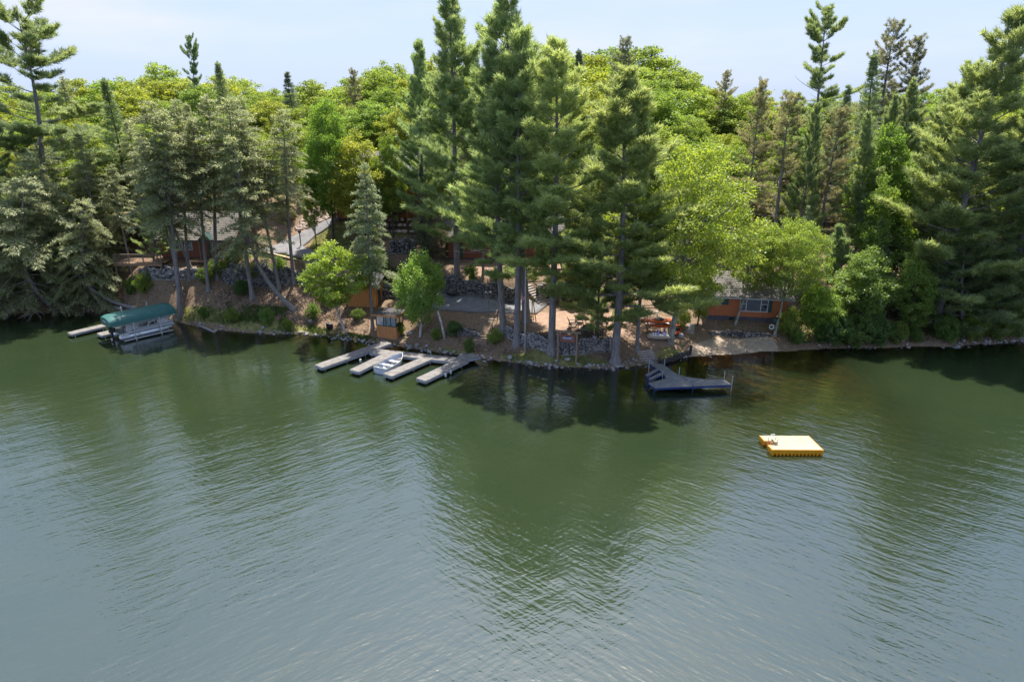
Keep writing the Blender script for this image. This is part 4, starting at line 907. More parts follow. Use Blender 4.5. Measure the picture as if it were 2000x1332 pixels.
for k in range(14): a_ = k/14*6.283; one_rock("ring_stone", (math.cos(a_)*.52, math.sin(a_)*.52, .1), (.16, .13, .15), 50+k, stone_m, fpit)
mb = MB(); mb.tube([(0, 0, .0), (0, 0, .3)], .44, 20, False); mb.tube([(0, 0, .3), (0, 0, .33)], .46, 20, False); mb.build("iron_ring", mat("rusty_iron", (.16, .10, .08), (.08, .05, .045), 6, .8), fpit)
MB().tube([(0, 0, .02), (0, 0, .05)], .42, 16).build("ash", mat("ash", (.3, .29, .28), None, 6, .95), fpit)
p = G(1152, 656); cb = empty("curved_screen", p, label="low curved slatted wooden screen between the fire pit and the stone wall", cat="screen")
for k in range(11):
    a_ = R(-90+(k-5)*9); x, y = math.cos(a_)*1.6, math.sin(a_)*1.0+.85
    MB().box(x-.062, x+.062, y-.02, y+.02, -.1, .56).build("slat", chb, cb)
mb = MB(); pts_ = [(math.cos(R(-90+(k-5)*9))*1.6, math.sin(R(-90+(k-5)*9))*1.0+.85, .58) for k in range(11)]; mb.tube(pts_, .035, 6); mb.build("top_rail", tim_m, cb)
# swing seat
p = G(1027, 628); sw_ = empty("swing_seat", p, R(20), "yellow hanging swing seat in front of the thick pine trunk", "swing")
ys_m = mat("mustard_swing_paint", (.50, .30, .03), (.34, .19, .02), 3, .6)
mb = MB()
for k in range(5): mb.box(-.62, .62, -.28+k*.12, -.18+k*.12, .42, .45)
mb.build("seat", ys_m, sw_); mb = MB()
for k in range(9): M = Matrix.Translation((0, .3, .45)) @ Matrix.Rotation(R(-15), 4, 'X'); mb.box(-.6+k*.135, -.5+k*.135, -.012, .012, 0, .55, M)
mb.build("backrest", ys_m, sw_)
for s in (-1, 1):
    mb = MB(); mb.tube([(s*.62, -.3, .1), (s*.64, -.38, .3), (s*.64, -.3, .62), (s*.64, .1, .68), (s*.62, .35, .62)], .04, 6); mb.build("armrest", ys_m, sw_)
    MB().tube([(s*.64, 0, .62), (s*.66, .05, 2.25)], .018, 5).build("rope", mat("pale_rope", (.45, .38, .25), None, 8, .9), sw_)
    MB().beam((s*.85, -.5, -.1), (s*.66, .02, 2.26), .07).build("leg", ys_m, sw_); MB().beam((s*.85, .6, -.1), (s*.66, .08, 2.26), .07).build("leg", ys_m, sw_)
MB().beam((-.75, .05, 2.28), (.75, .05, 2.28), .08).build("top_bar", ys_m, sw_)
# picnic table
p = G(1268, 624); pt = empty("picnic_table", p, R(8), "pale picnic table with white legs behind the kayaks", "table"); ptm = mat("pale_table_board", (.55, .46, .38), (.42, .34, .27), 4, .8)
for k in range(5): MB().box(-.9, .9, -.36+k*.147, -.36+k*.147+.135, .72, .76).build("board", ptm, pt)
for y in (-.78, .62): MB().box(-.9, .9, y, y+.2, .42, .46).build("bench", ptm, pt)
for x in (-.65, .65):
    for s in (-1, 1): MB().beam((x, s*.2, .7), (x, s*.68, 0), .05).build("leg", white_m, pt)
    MB().beam((x, -.75, .40), (x, .78, .40), .045).build("brace", white_m, pt)

# ------------------------------------------------------------------ kayaks on their rack, paddle boat
p = G(1286, 652); rk_rz = R(-4)
rack = empty("kayak_rack", p, rk_rz, "wooden kayak rack between the two lichen covered trunks", "rack")
for x in (-1.05, .95):
    for y in (-.35, .45): MB().beam((x, y, -.2), (x, y, 1.35), .09).build("post", tim_m, rack)
    for z in (.62, 1.12): MB().beam((x, -.6, z), (x, .6, z), .07).build("crossbar", tim_m, rack)
orange_m = mat("orange_kayak_plastic", (.62, .115, .02), (.5, .08, .014), 1.5, .4); peach_m = mat("faded_orange_plastic", (.70, .42, .20), (.6, .33, .14), 1.5, .5); pink_m = mat("pale_pink_plastic", (.72, .62, .60), (.6, .5, .48), 1.5, .5)
def kayak(loc, rz, L, m, label, tilt=0.0, w=.37):
    o = empty("kayak", loc, rz, label, "kayak", "kayaks stored by the beach"); o.rotation_euler = (tilt, 0, rz)
    rg = []
    for t in np.linspace(0, 1, 13):
        k = max(.03, (1-abs(2*t-1)**2.6)); ww = w*k; r_ = .10*abs(2*t-1)**3
        rg.append([(L*(t-.5), ww*math.cos(a_), .17+r_+(.17*k if math.sin(a_) > 0 else .16*k+.02)*math.sin(a_)*(.75 if math.sin(a_) > 0 else 1)) for a_ in np.linspace(0, 2*math.pi, 12, endpoint=False)])
    mb = MB(); mb.loft(rg); mb.build("hull", m, o, True)
    mb = MB(); n = 16
    mb.add([(.05+.42*math.cos(2*math.pi*i/n)*s, .22*math.sin(2*math.pi*i/n)*s, z) for s, z in ((1.12, .29), (1, .325), (.82, .30)) for i in range(n)], [(r_*n+i, r_*n+(i+1) % n, (r_+1)*n+(i+1) % n, (r_+1)*n+i) for r_ in (0, 1) for i in range(n)]+[tuple(2*n+i for i in range(n))]); mb.build("cockpit", rub_m, o)
    MB().box(.02, .3, -.18, .18, .30, .40).build("seat_back", rub_m, o)
    return o
Rz = Matrix.Rotation(rk_rz, 4, 'Z')
kayak(p+Rz @ Vector((-.1, -.15, 1.17)), rk_rz+R(7), 2.9, orange_m, "upper orange kayak lying on the rack", R(12))
kayak(p+Rz @ Vector((.35, -.2, .68)), rk_rz+R(3), 3.3, orange_m, "lower orange kayak on the rack above the white paddle boat", R(-12))
kayak(p+Rz @ Vector((0, .42, .68)), rk_rz+R(4), 2.6, pink_m, "pale pink kayak at the back of the rack", R(30))
kayak(p+Rz @ Vector((-.9, .9, 0)), rk_rz+R(70), 2.7, peach_m, "faded peach kayak lying on the ground left of the rack")
kayak(G(1322, 650), R(60), 2.6, mat("red_kayak_plastic", (.42, .06, .03), (.3, .04, .02), 2, .45), "red kayak on the ground behind the lichen covered maple trunk")
pd = empty("paddle_boat", p+Rz @ Vector((-.1, -.95, -.02)), rk_rz+R(3), "small white paddle boat with purple seats on the ground below the kayaks", "boat")
mb = MB(); rg = []
for t in np.linspace(0, 1, 9):
    k = (1-abs(2*t-1)**4*.6); rg.append([(2.0*(t-.5), y*.55*k, z) for y, z in ((-1, .12), (-.9, .04), (.9, .04), (1, .12), (1, .34*k+.02), (.9, .40*k), (-.9, .40*k), (-1, .34*k+.02))])
mb.loft(rg); mb.build("hull", white_m, pd); MB().box(-.85, .85, -.62, -.575, .18, .24).build("bumper", mat("orange_bumper", (.6, .3, .08), None, 4, .5), pd)
for x in (-.3, .35): MB().box(x-.25, x+.25, -.35, .35, .37, .46).box(x+.15, x+.25, -.35, .35, .46, .75).build("seat", mat("lilac_plastic", (.38, .38, .62), (.3, .3, .52), 3, .5), pd)

# ------------------------------------------------------------------ small things
p = G(1513, 655); lr = MB(); n, k = 20, 8
vs_ = [((.20+.06*math.cos(b2))*math.cos(a2), .06*math.sin(b2), (.20+.06*math.cos(b2))*math.sin(a2)) for a2 in np.linspace(0, 6.283, n, endpoint=False) for b2 in np.linspace(0, 6.283, k, endpoint=False)]
lr.add(vs_, [(i*k+j, i*k+(j+1) % k, ((i+1) % n)*k+(j+1) % k, ((i+1) % n)*k+j) for i in range(n) for j in range(k)])
q_ = at_Y(1507, 638.5, p.y-.42); o = empty("life_ring", q_, label="white life ring hung on the grey trunk at the beach", cat="life ring"); lr.build("ring", white_m, o, True)
mb = MB()
for a2 in (.78, 2.36, 3.93, 5.5): M = Matrix.Rotation(-a2, 4, 'Y'); mb.box(.13, .27, -.066, .066, -.03, .03, M)
mb.build("band", mat("grey_band", (.4, .4, .42), None, 5, .6), o)
o = empty("bird_house", at_Y(1513, 625, p.y-.3), label="small dark box fixed to the grey trunk above the life ring", cat="box")
MB().box(-.16, .16, -.1, .14, -.16, .16).build("body", green_m, o); MB().box(-.34, .34, -.16, .16, .162, .2).build("lid", rub_m, o)
a, b = at_z(1290, 708.5, .15), at_z(1347, 690, .2); o = empty("shore_timber", a, label="dark squared timber lying along the shore beside the blue dock", cat="timber")
d = b-a; MB().beam((0, 0, .03), (d.x, d.y, .1), .32, .3).build("beam", mat("tarred_timber", (.05, .043, .042), (.025, .022, .022), 4, .8), o); MB().beam((d.x, d.y, -.3), (d.x+.12, d.y+.1, .75), .2).build("stake", MATS["tarred_timber"], o)
p = G(1396, 652); tag(MB().tube([p-Vector((0, 0, .2)), p+Vector((0, 0, 1.25))], .035, 6).build("marker_pole", tim_m), "thin pale pole standing at the back of the beach", "pole")
p = G(645, 642); o = empty("black_tub", p, R(30), "black plastic tub lying on the bank beside the small maple trunk", "tub")
MB().tube([(-.28, 0, .3), (.22, 0, .3)], [.34, .27], 14, False).build("body", rub_m, o); MB().tube([(.215, 0, .3), (.22, 0, .3)], .27, 14).build("bottom", rub_m, o); MB().tube([(-.3, 0, .3), (-.26, 0, .3)], [.36, .36], 14, False).build("rim", rub_m, o)
kt = mat("pale_timber_kerb", (.46, .36, .23), (.33, .25, .16), 3, .85); P = gline((482, 489), (520, 496), (560, 506), (606, 518)); root = empty("timber_kerb", P[0], label="pale timber kerb between the driveway and the lawn strip", cat="kerb")
for a, b in zip(P, P[1:]): MB().beam(a-P[0]+Vector((0, 0, .1)), b-P[0]+Vector((0, 0, .1)), .3, .28).build("beam", kt, root)
P = gline((445, 522), (490, 518), (530, 520), (570, 524), (598, 528)); P = [p_+Vector((0, .15, 0)) for p_ in P]; fn = empty("wire_fence", P[0], label="low dark wire fence along the top of the tall retaining wall", cat="fence"); wr_ = MB()
for a, b in zip(P, P[1:]):
    for k in range(4): c_ = a+(b-a)*k/4; c_ = ground_pt(c_.x, c_.y)-P[0]; MB().beam(c_-Vector((0, 0, .1)), c_+Vector((0, 0, .85)), .035).build("fence_post", rub_m, fn)
    for z in (.3, .55, .8): wr_.beam(a-P[0]+Vector((0, 0, z)), b-P[0]+Vector((0, 0, z)), .012)
wr_.build("wire", rub_m, fn)
# ------------------------------------------------------------------ trees
bark_m = mat("grey_pine_bark", (.27, .245, .24), (.125, .11, .105), 3.5, .95, stretch=(3, 3, .5), bump=.03)
barkd_m = mat("dark_bark", (.11, .095, .085), (.05, .043, .04), 3.5, .95, stretch=(3, 3, .5), bump=.03)
lichen_m = mat("lichen_bark", (.42, .43, .36), (.13, .12, .10), 2.6, .95, stretch=(1.5, 1.5, .8), bump=.02)
birch_m = mat("white_birch_bark", (.60, .57, .52), (.22, .20, .18), 3.0, .8, stretch=(.7, .7, 3), bump=.01)
dead_m = mat("bleached_dead_wood", (.36, .32, .29), (.2, .17, .155), 5, .9, stretch=(3, 3, .6))
LM = {
 'pine': leaf_mat("white_pine_needles", (.150, .225, .115), (.375, .440, .205), (1.4, 1.32, .85), .6),
 'redpine': leaf_mat("red_pine_needles", (.165, .170, .092), (.38, .350, .205), (1.35, 1.3, .85), .56),
 'hemlock': leaf_mat("hemlock_needles", (.185, .222, .125), (.45, .465, .260), (1.32, 1.28, .9), .58),
 'spruce': leaf_mat("spruce_needles", (.090, .138, .090), (.235, .275, .175), (1.3, 1.3, .9), .5),
 'broad': leaf_mat("broadleaf_green", (.140, .203, .042), (.300, .355, .088), (1.4, 1.35, .6), .57),
 'birch': leaf_mat("birch_leaves", (.110, .185, .042), (.225, .310, .085), (1.35, 1.35, .6), .55),
}
def nrm(a): return a/np.maximum(np.linalg.norm(a, axis=-1, keepdims=True), 1e-9)
def blade_mesh(P, D, L, W, rng, name, m, rnd, flat=None, quad=False):
    """leaves or needle sprays as single faces"""
    D = nrm(D); rv = rng.normal(size=D.shape)
    if flat is not None: rv = rv*(1-flat)+np.array([0, 0, 1.0])*flat*2
    S = nrm(np.cross(D, rv)); L = L[:, None]; W = W[:, None]
    if quad:
        V = np.stack([P, P+D*L*.45+S*W*.5, P+D*L, P+D*L*.45-S*W*.5], 1); k = 4
    else:
        V = np.stack([P-S*W*.5, P+S*W*.5, P+D*L], 1); k = 3
    Fc = np.arange(len(P)*k).reshape(-1, k)
    return mesh_np(name, V.reshape(-1, 3), Fc, m, np.repeat(rnd, k))
def conifer(seed, H, cb, Rr, prof, ang, curl, whorl, nb, irr, twl, tsp, nbl, bl, bw, mkey, bark, r0, flat=None, droop=0.0, gap=.08, sway=.25, bend=0.0, upb=.25, spread=.7, dead=.06, tip=1.0, t0=.22):
    rng = np.random.RandomState(seed); rd = random.Random(seed); tr = MB(); n = 14
    ph = rd.uniform(0, 6); cx = lambda z: sway*math.sin(z/H*4+ph)*(z/H)-sway*math.sin(ph)*0+bend*(1-(1-min(1, z/(H*.45)))**2.2)
    cyy = lambda z: sway*math.cos(z/H*3.3+ph)*(z/H)
    zs = [-.5, .0, .25]+list(np.linspace(.8, H*.99, n)); tr.tube([(cx(max(z, 0)), cyy(max(z, 0)), z) for z in zs], [r0*(1.5 if z < .1 else 1.22 if z < .5 else 1)*max(.035, (1-max(z, 0)/H)**.75) for z in zs], 10)
    TP = []; TD = []; z = cb*H
    while z < H*.985:
        rel = (z-cb*H)/(H-cb*H); k = rd.choice(nb)
        a0 = rd.uniform(0, 6.283)
        for b in range(k):
            az = a0+6.283*b/k+rd.uniform(-.45, .45); L = Rr*prof(rel)*rd.uniform(1-irr, 1+irr*.35)
            isdead = rd.random() < dead*(1-rel)
            if rd.random() < gap: L *= .35
            if L < .2: L = .2
            e = math.radians(ang[0]+(ang[1]-ang[0])*rel**1.15+rd.gauss(0, 6)); zz0 = z+rd.uniform(-.2, .2); p = np.array([cx(zz0), cyy(zz0), zz0]); pts = [p]; m = 6; h = np.array([math.cos(az), math.sin(az), 0]); dirs = []
            for i in range(m):
                ee = e+math.radians(curl)*(i/m)-droop*(i/m)**1.5; d = h*math.cos(ee)+np.array([0, 0, math.sin(ee)]); d = nrm(d+np.array([rd.gauss(0, .06), rd.gauss(0, .06), 0])); dirs.append(d); p = p+d*(L/m); pts.append(p)
            rb_ = max(.012, min(.055, L*.013)); tr.tube([tuple(q) for q in pts], [rb_*(1-.85*i/m) for i in range(m+1)], 4, False)
            if isdead: continue
            ns = max(3, int(L/tsp))
            for j in range(ns):
                t = t0+(1-t0)*(j+rd.random())/ns; f = t*m; i = min(int(f), m-1); q = pts[i]+(pts[i+1]-pts[i])*(f-i); d = dirs[i]; per = np.array([-d[1], d[0], 0]); per = per/max(1e-6, np.linalg.norm(per))
                for s in (-1, 1):
                    ln = twl*L*(1.12-t)*rd.uniform(.6, 1.2)+.18; td = nrm(d*.65+per*s*.75+np.array([0, 0, rd.uniform(-.05, .42)-droop*.45])); c = max(1, int(ln/.26+.5))
                    for w in range(c): TP.append(q+td*ln*(w+rd.random()*.8)/c); TD.append(td)
            TP.append(pts[-1]); TD.append(dirs[-1])
        z += whorl*(1-.45*rel)*rd.uniform(.75, 1.25)
    for k in range(6): TP.append(np.array([cx(H), cyy(H), H-.12*k*tip])); TD.append(np.array([0, 0, 1.0]))
    TP = np.array(TP); TD = np.array(TD); N = len(TP); cl = rng.rand(N)
    P = np.repeat(TP, nbl, 0)+rng.normal(0, .07, (N*nbl, 3)); D = nrm(np.repeat(TD, nbl, 0)*.75+rng.normal(0, spread*.6, (N*nbl, 3))+np.array([0, 0, upb]))
    L = bl*rng.uniform(.65, 1.3, N*nbl); W = bw*rng.uniform(.7, 1.3, N*nbl)
    rn = np.clip(np.repeat(cl, nbl)*.5+rng.rand(N*nbl)*.5, 0, 1)
    return dict(trunk=tr.mesh("trunk", bark, True), crown=blade_mesh(P, D, L, W, rng, "crown", LM[mkey], rn, flat), H=H, R=Rr)
def broadleaf(seed, H, cb, Rr, ncl, nlf, crad, lsz, mkey, bark, r0, flatc=.75, shape=1.0, droopl=0.0, stem=1, bend=0.0, top=.5):
    rng = np.random.RandomState(seed); rd = random.Random(seed); tr = MB(); cz = (cb+1)/2*H; hz = (1-cb)/2*H
    fork = max(cb*H*.9, .12*H)
    ends = []; tries = 0
    lob = [(rd.uniform(0, 6.28), rd.uniform(-.6, .9), rd.uniform(.8, 1.2)) for _ in range(7)]
    while len(ends) < ncl and tries < 6000:
        tries += 1; d = nrm(rng.normal(size=3)); rr = rng.rand()**.33*.98
        az = math.atan2(d[1], d[0]); lump = .68+.32*max(lo[2]*math.cos(az-lo[0])*math.cos(d[2]*1.5-lo[1]) for lo in lob)
        taper = 1-.42*max(0, d[2]*rr)**1.2*shape
        p = np.array([d[0]*Rr*rr*lump*taper, d[1]*Rr*rr*lump*taper, cz+d[2]*hz*rr*.94])
        if p[2] < cb*H and rr < .5: continue
        if all(np.linalg.norm((p-e)*np.array([1, 1, 1.35])) > crad*1.0 for e in ends) : ends.append(p)
    ends = np.array(ends)
    tp = []
    for z in np.linspace(-.5, H*(.62 if stem else .3), 9): tp.append((bend*(max(z, 0)/H)**1.0+.15*math.sin(z*.7+seed), .12*math.cos(z*.6+seed), z))
    tr.tube(tp, [r0*(1.4 if i == 0 else 1.15 if i == 1 else 1)*max(.1, 1-.8*i/8) for i in range(9)], 9)
    for e in ends[::max(1, len(ends)//34)]:
        zb = min(max(fork, e[2]-abs(rd.uniform(.18, .4))*H*.6), H*.6); i = int(np.clip((zb+.5)/(H*.62+.5)*8, 0, 7)); b = np.array(tp[i]); mid = b+(e-b)*.5+np.array([rd.gauss(0, .2), rd.gauss(0, .2), -.06*H*rd.random()])
        q = [tuple(b), tuple(b*.6+mid*.4), tuple(mid), tuple(mid*.4+e*.6+np.array([0, 0, .1])), tuple(e)]; rr = r0*.34*rd.uniform(.6, 1.1); tr.tube(q, [rr, rr*.8, rr*.6, rr*.35, rr*.12], 5, False)
    N = len(ends); cr = crad*rng.uniform(.7, 1.25, N); cl = rng.rand(N)
    k = (nlf*(cr/crad)**2).astype(int); ix = np.repeat(np.arange(N), k); M = len(ix)
    o = nrm(rng.normal(size=(M, 3)))*(rng.rand(M, 1)**.45); o[:, 2] *= flatc; o *= cr[ix][:, None]
    o[:, 2] -= droopl*rng.rand(M)*cr[ix]*1.6
    sub = rng.normal(0, crad*.10, (M, 3)); P = ends[ix]+o+sub
    out = nrm(P-np.array([0, 0, cz-hz*.4])); D = nrm(rng.normal(0, .8, (M, 3))+out*.5+np.array([0, 0, -.25-droopl]))
    L = lsz*rng.uniform(.65, 1.35, M); W = L*rng.uniform(.55, .85, M)
    rn = np.clip(cl[ix]*.45+rng.rand(M)*.55, 0, 1)
    return dict(trunk=tr.mesh("trunk", bark, True), crown=blade_mesh(P, D, L, W, rng, "crown", LM[mkey], rn, .45, True), H=H, R=Rr)
pw_ = lambda e, lo=.0: (lambda r: max(.06, ((1-r)**e)*(.55+.45*min(1, r/.15+lo))))
PR = {}
white = dict(t0=.36, ang=(4, 54), curl=20, irr=.62, twl=.40, tsp=.36, nbl=20, bl=.40, bw=.054, mkey='pine', bark=bark_m)
def wp(seed, cb, Rr, H=24, e=.75, **k):
    a = dict(white); a.update(whorl=.95, nb=(4, 5, 5, 6), r0=.29); a.update(k); return conifer(seed, H, cb, Rr, pw_(e, .4), **a)
PR['pine_full'] = [wp(1, .17, 6.3, e=.60), wp(2, .13, 6.4, e=.62)]
PR['pine_mid'] = [wp(3, .15, 5.7, e=.55), wp(4, .13, 5.4, e=.45, irr=.7, gap=.15)]
PR['pine_high'] = [wp(5, .30, 5.0, e=.5, gap=.12), wp(6, .28, 4.9, e=.52, irr=.7, gap=.18, dead=.12)]
PR['pine_open'] = [wp(7, .30, 6.0, e=.30, whorl=1.35, irr=.7, gap=.25, ang=(-4, 40), nb=(3, 4, 4), dead=.2, sway=.9, nbl=26, twl=.5), wp(8, .28, 5.6, e=.36, whorl=1.3, irr=.65, gap=.2, ang=(-2, 40), nb=(3, 4), dead=.15, sway=.6, nbl=24, twl=.46)]
PR['pine_young'] = [wp(9, .06, 3.6, H=11, e=.7, whorl=.7, r0=.14)]
red = dict(ang=(-6, 45), curl=24, irr=.5, twl=.3, tsp=.42, nbl=18, bl=.26, bw=.055, mkey='redpine', bark=bark_m, whorl=1.0, nb=(4, 5), r0=.26, gap=.15, dead=.25, spread=1.15)
PR['redpine'] = [conifer(11, 20, .30, 4.2, pw_(.42, .4), **red), conifer(12, 20, .26, 4.3, pw_(.45, .4), **red)]
hem = dict(ang=(-8, 30), curl=-12, irr=.4, twl=.36, tsp=.30, nbl=6, bl=.24, bw=.085, mkey='hemlock', bark=bark_m, whorl=.55, nb=(4, 5, 6), flat=.72, droop=.32, upb=-.08, spread=.55)
PR['hemlock'] = [conifer(21, 17, .06, 4.6, pw_(.75, .4), r0=.25, **hem), conifer(22, 17, .08, 4.9, pw_(.7, .4), r0=.25, **hem)]
PR['hemlock_high'] = [conifer(23, 17, .47, 3.9, pw_(.65, .4), r0=.2, **hem), conifer(24, 17, .50, 4.1, pw_(.6, .4), r0=.2, **hem), conifer(25, 17, .45, 3.7, pw_(.68, .4), r0=.19, **{**hem, 'dead': .2})]
PR['hemlock_mid'] = [conifer(28, 17, .33, 4.2, pw_(.7, .4), r0=.22, **hem)]
PR['hemlock_sweep'] = [conifer(29, 13, .08, 6.2, pw_(.5, .5), r0=.22, bend=-2.6, **{**hem, 'irr': .65, 'whorl': .7, 'ang': (-16, 22), 'nb': (3, 4, 5), 'twl': .42, 'gap': .15, 'nbl': 7})]
PR['hemlock_bent'] = [conifer(26, 16, .36, 4.4, pw_(.6, .4), r0=.24, bend=-3.2, **hem), conifer(27, 16, .12, 4.6, pw_(.6, .4), r0=.24, bend=-4.5, **hem)]
spr = dict(ang=(-14, 30), curl=14, irr=.3, twl=.28, tsp=.36, nbl=8, bl=.22, bw=.06, mkey='spruce', bark=barkd_m, whorl=.5, nb=(5, 6), droop=.1, upb=.05, spread=.7)
PR['spruce'] = [conifer(31, 16, .05, 3.2, pw_(.9, .5), r0=.18, **spr), conifer(32, 16, .10, 2.9, pw_(.85, .5), r0=.16, **{**spr, 'dead': .2})]
PR['broad'] = [broadleaf(40+i, 15, .14, 5.2+.3*(i % 3), 200, 165, .82, .23, 'broad', barkd_m, .22, .62, sh) for i, sh in enumerate((.6, .9, .4, 1.0))]
PR['maple'] = [broadleaf(50, 16, .16, 6.7, 270, 165, .85, .17, 'broad', lichen_m, .25, .45, .8), broadleaf(51, 14, .34, 5.8, 230, 160, .78, .17, 'broad', lichen_m, .21, .45, .7, bend=1.0)]
PR['small_maple'] = [broadleaf(53, 8, .28, 3.2, 95, 190, .56, .16, 'broad', birch_m, .11, .4, .8, bend=-.5)]
PR['birch'] = [broadleaf(55, 8.5, .14, 2.4, 95, 190, .5, .15, 'birch', birch_m, .12, 1.1, .9, droopl=.8)]
PR['oval'] = [broadleaf(57, 12, .05, 3.3, 150, 190, .72, .18, 'broad', barkd_m, .18, .6, 1.2)]
PR['bush'] = [broadleaf(60, 3, .0, 1.7, 50, 150, .42, .13, 'birch', barkd_m, .05, .8, .4), broadleaf(61, 3, .0, 1.9, 55, 140, .44, .14, 'broad', barkd_m, .05, .8, .3)]
ctr_ = {}
def tree(kind, top, base=None, Y=None, w=1.0, label=None, group=None, tint=(1, 1, 1), v=None, rz=None, cat="tree", name=None, ty=0.0):
    if base: p = G(*base)
    else: t = at_Y(top[0], top[1], Y); p = ground_pt(t.x, Y)
    t = at_Y(top[0], top[1], p.y); ht = max(1.0, t.z-p.z); vs_ = PR[kind]; ctr_[kind] = ctr_.get(kind, -1)+1
    i = ctr_[kind] if v is None else v; pr = vs_[i % len(vs_)]; s = ht/pr['H']; rd = random.Random(int(top[0]*7+top[1]*3+ht*11)); rz = rd.uniform(0, 6.283) if rz is None else rz
    ln = math.atan2(t.x-p.x, ht)
    names = dict(pine='white_pine', redp='red_pine', heml='hemlock_tree', spru='spruce_tree', broa='broadleaf_tree', mapl='maple_tree', smal='maple_tree', birc='birch_tree', oval='broadleaf_tree', bush='bush')
    root = empty(name or names[kind[:4]], p, 0, label, cat, group)
    root.matrix_world = Matrix.Translation(p) @ Matrix.Rotation(ln, 4, 'Y') @ Matrix.Rotation(ty, 4, 'X') @ Matrix.Rotation(rz, 4, 'Z') @ Matrix.Diagonal((s*w, s*w, s, 1))
    link("trunk", pr['trunk'], root); c = link("crown", pr['crown'], root)
    j = rd.uniform(.88, 1.12); c.color = (tint[0]*j, tint[1]*j, tint[2]*j, 1)
    return root
FG = "conifers along the shore"; HG = "hemlocks on the steep bank"
# tall pines in the middle
tree('pine_high', (1090, 85), (1077, 687), w=1.15, v=0, tint=(1.25, 1.18, 1.05), label="tall straight white pine right of the flagpole with bare lower trunk", group=FG)
tree('pine_mid', (992, -25), (1028, 628), w=1.1, v=1, tint=(1.18, 1.18, 1.12), label="tallest white pine with the thick trunk behind the flagpole", group=FG)
tree('pine_high', (1022, 60), (1009, 673), w=1.0, v=1, tint=(1.18, 1.18, 1.12), label="slim pine trunk just left of the flagpole", group=FG)
tree('pine_high', (952, 100), (983, 646), w=1.05, v=1, tint=(1.15, 1.18, 1.12), label="slender pine at the top of the lower timber steps", group=FG)
tree('pine_mid', (876, -20), (893, 543), w=1.0, v=0, tint=(1.1, 1.12, 1.1), label="tall white pine with grey trunk in front of the long red cabin", group=FG)
tree('pine_full', (1232, 140), (1201, 706), w=1.3, v=0, tint=(1.3, 1.22, 1.05), label="broad white pine with thick blue grey trunk, foliage almost to the ground", group=FG)
tree('pine_high', (1268, 330), (1244, 682), w=.95, v=0, label="smaller pine with pale lichen on its trunk left of the kayaks", group=FG)
tree('pine_young', (1168, 420), (1168, 652), w=.95, label="young pine with thin trunk beside the patio chairs", group=FG)
tree('pine_full', (815, 82), Y=75, w=.72, v=1, tint=(1.1, 1.15, 1.15), label="dense dark pine left of the grey trunked pine", group=FG)
tree('pine_full', (938, 150), Y=69.3, w=.62, v=0, label="pine filling the gap between the two tallest pines", group=FG)
tree('pine_young', (1128, 470), (1120, 585), w=1.1, label="young bright pine beside the upper stone steps", group=FG)
tree('pine_young', (1150, 500), (1150, 598), w=1.0, label="low young pine behind the fire pit patio", group=FG)
tree('pine_full', (1150, 230), Y=72, w=.6, v=0, label="narrow pine behind the straight pine right of the flagpole", group=FG)
tree('spruce', (825, 320), (828, 505), w=.9, v=0, label="dark spruce below the orange lodge", group=FG)
tree('spruce', (862, 385), (862, 512), w=.9, v=1, tint=(1.5, 1.05, .9), label="brownish half bare spruce left of the long red cabin", group=FG)
tree('spruce', (1122, 410), (1118, 580), w=1.0, v=0, label="dark spruce right of the long red cabin", group=FG)
tree('spruce', (1060, 395), Y=82, w=1.0, v=1, label="dark spruce behind the roof of the long red cabin", group=FG)
tree('hemlock_mid', (708, 318), (728, 642), w=.8, v=0, tint=(.92, 1.0, 1.05), label="grey green hemlock in front of the brown shed", group=FG)
tree('small_maple', (640, 466), (673, 652), w=1.05, label="small bright green maple with white trunk at the left shore", rz=.6, tint=(1.2, 1.25, 1.0))
tree('birch', (822, 478), (823, 657), w=1.02, label="drooping bright green birch beside the lower driveway", tint=(1.3, 1.35, 1.1))
tree('oval', (697, 245), Y=76, w=1.0, tint=(1.32, 1.12, .95), label="yellow orange maple in fresh leaf in front of the lodge")
tree('broad', (760, 330), (770, 432), w=.55, v=1, label="green broadleaf tree against the left corner of the lodge")
tree('broad', (628, 185), (653, 470), w=.62, v=0, tint=(.85, 1.05, .9), label="tall dark trunked broadleaf tree beside the upper driveway")
tree('broad', (600, 300), (619, 482), w=.38, v=2, tint=(.9, 1, .9), label="thin broadleaf tree at the driveway bend")
tree('broad', (735, 300), (725, 485), w=.42, v=3, tint=(.9, 1.0, .9), label="green broadleaf tree hiding the lodge roof")
tree('broad', (756, 258), Y=76.6, w=.55, v=0, tint=(.9, 1.0, .9), label="broadleaf tree in front of the lodge balcony")
tree('hemlock', (556, 275), (560, 430), w=.75, v=0, label="hemlock on the rubble slope left of the upper driveway", group=HG)
tree('broad', (592, 285), (592, 398), w=.5, v=2, tint=(.9, 1.0, .9), label="broadleaf tree above the rubble slope")
tree('broad', (860, 250), Y=78, w=.5, v=2, tint=(.85, .95, .9), label="broadleaf tree right of the lodge")
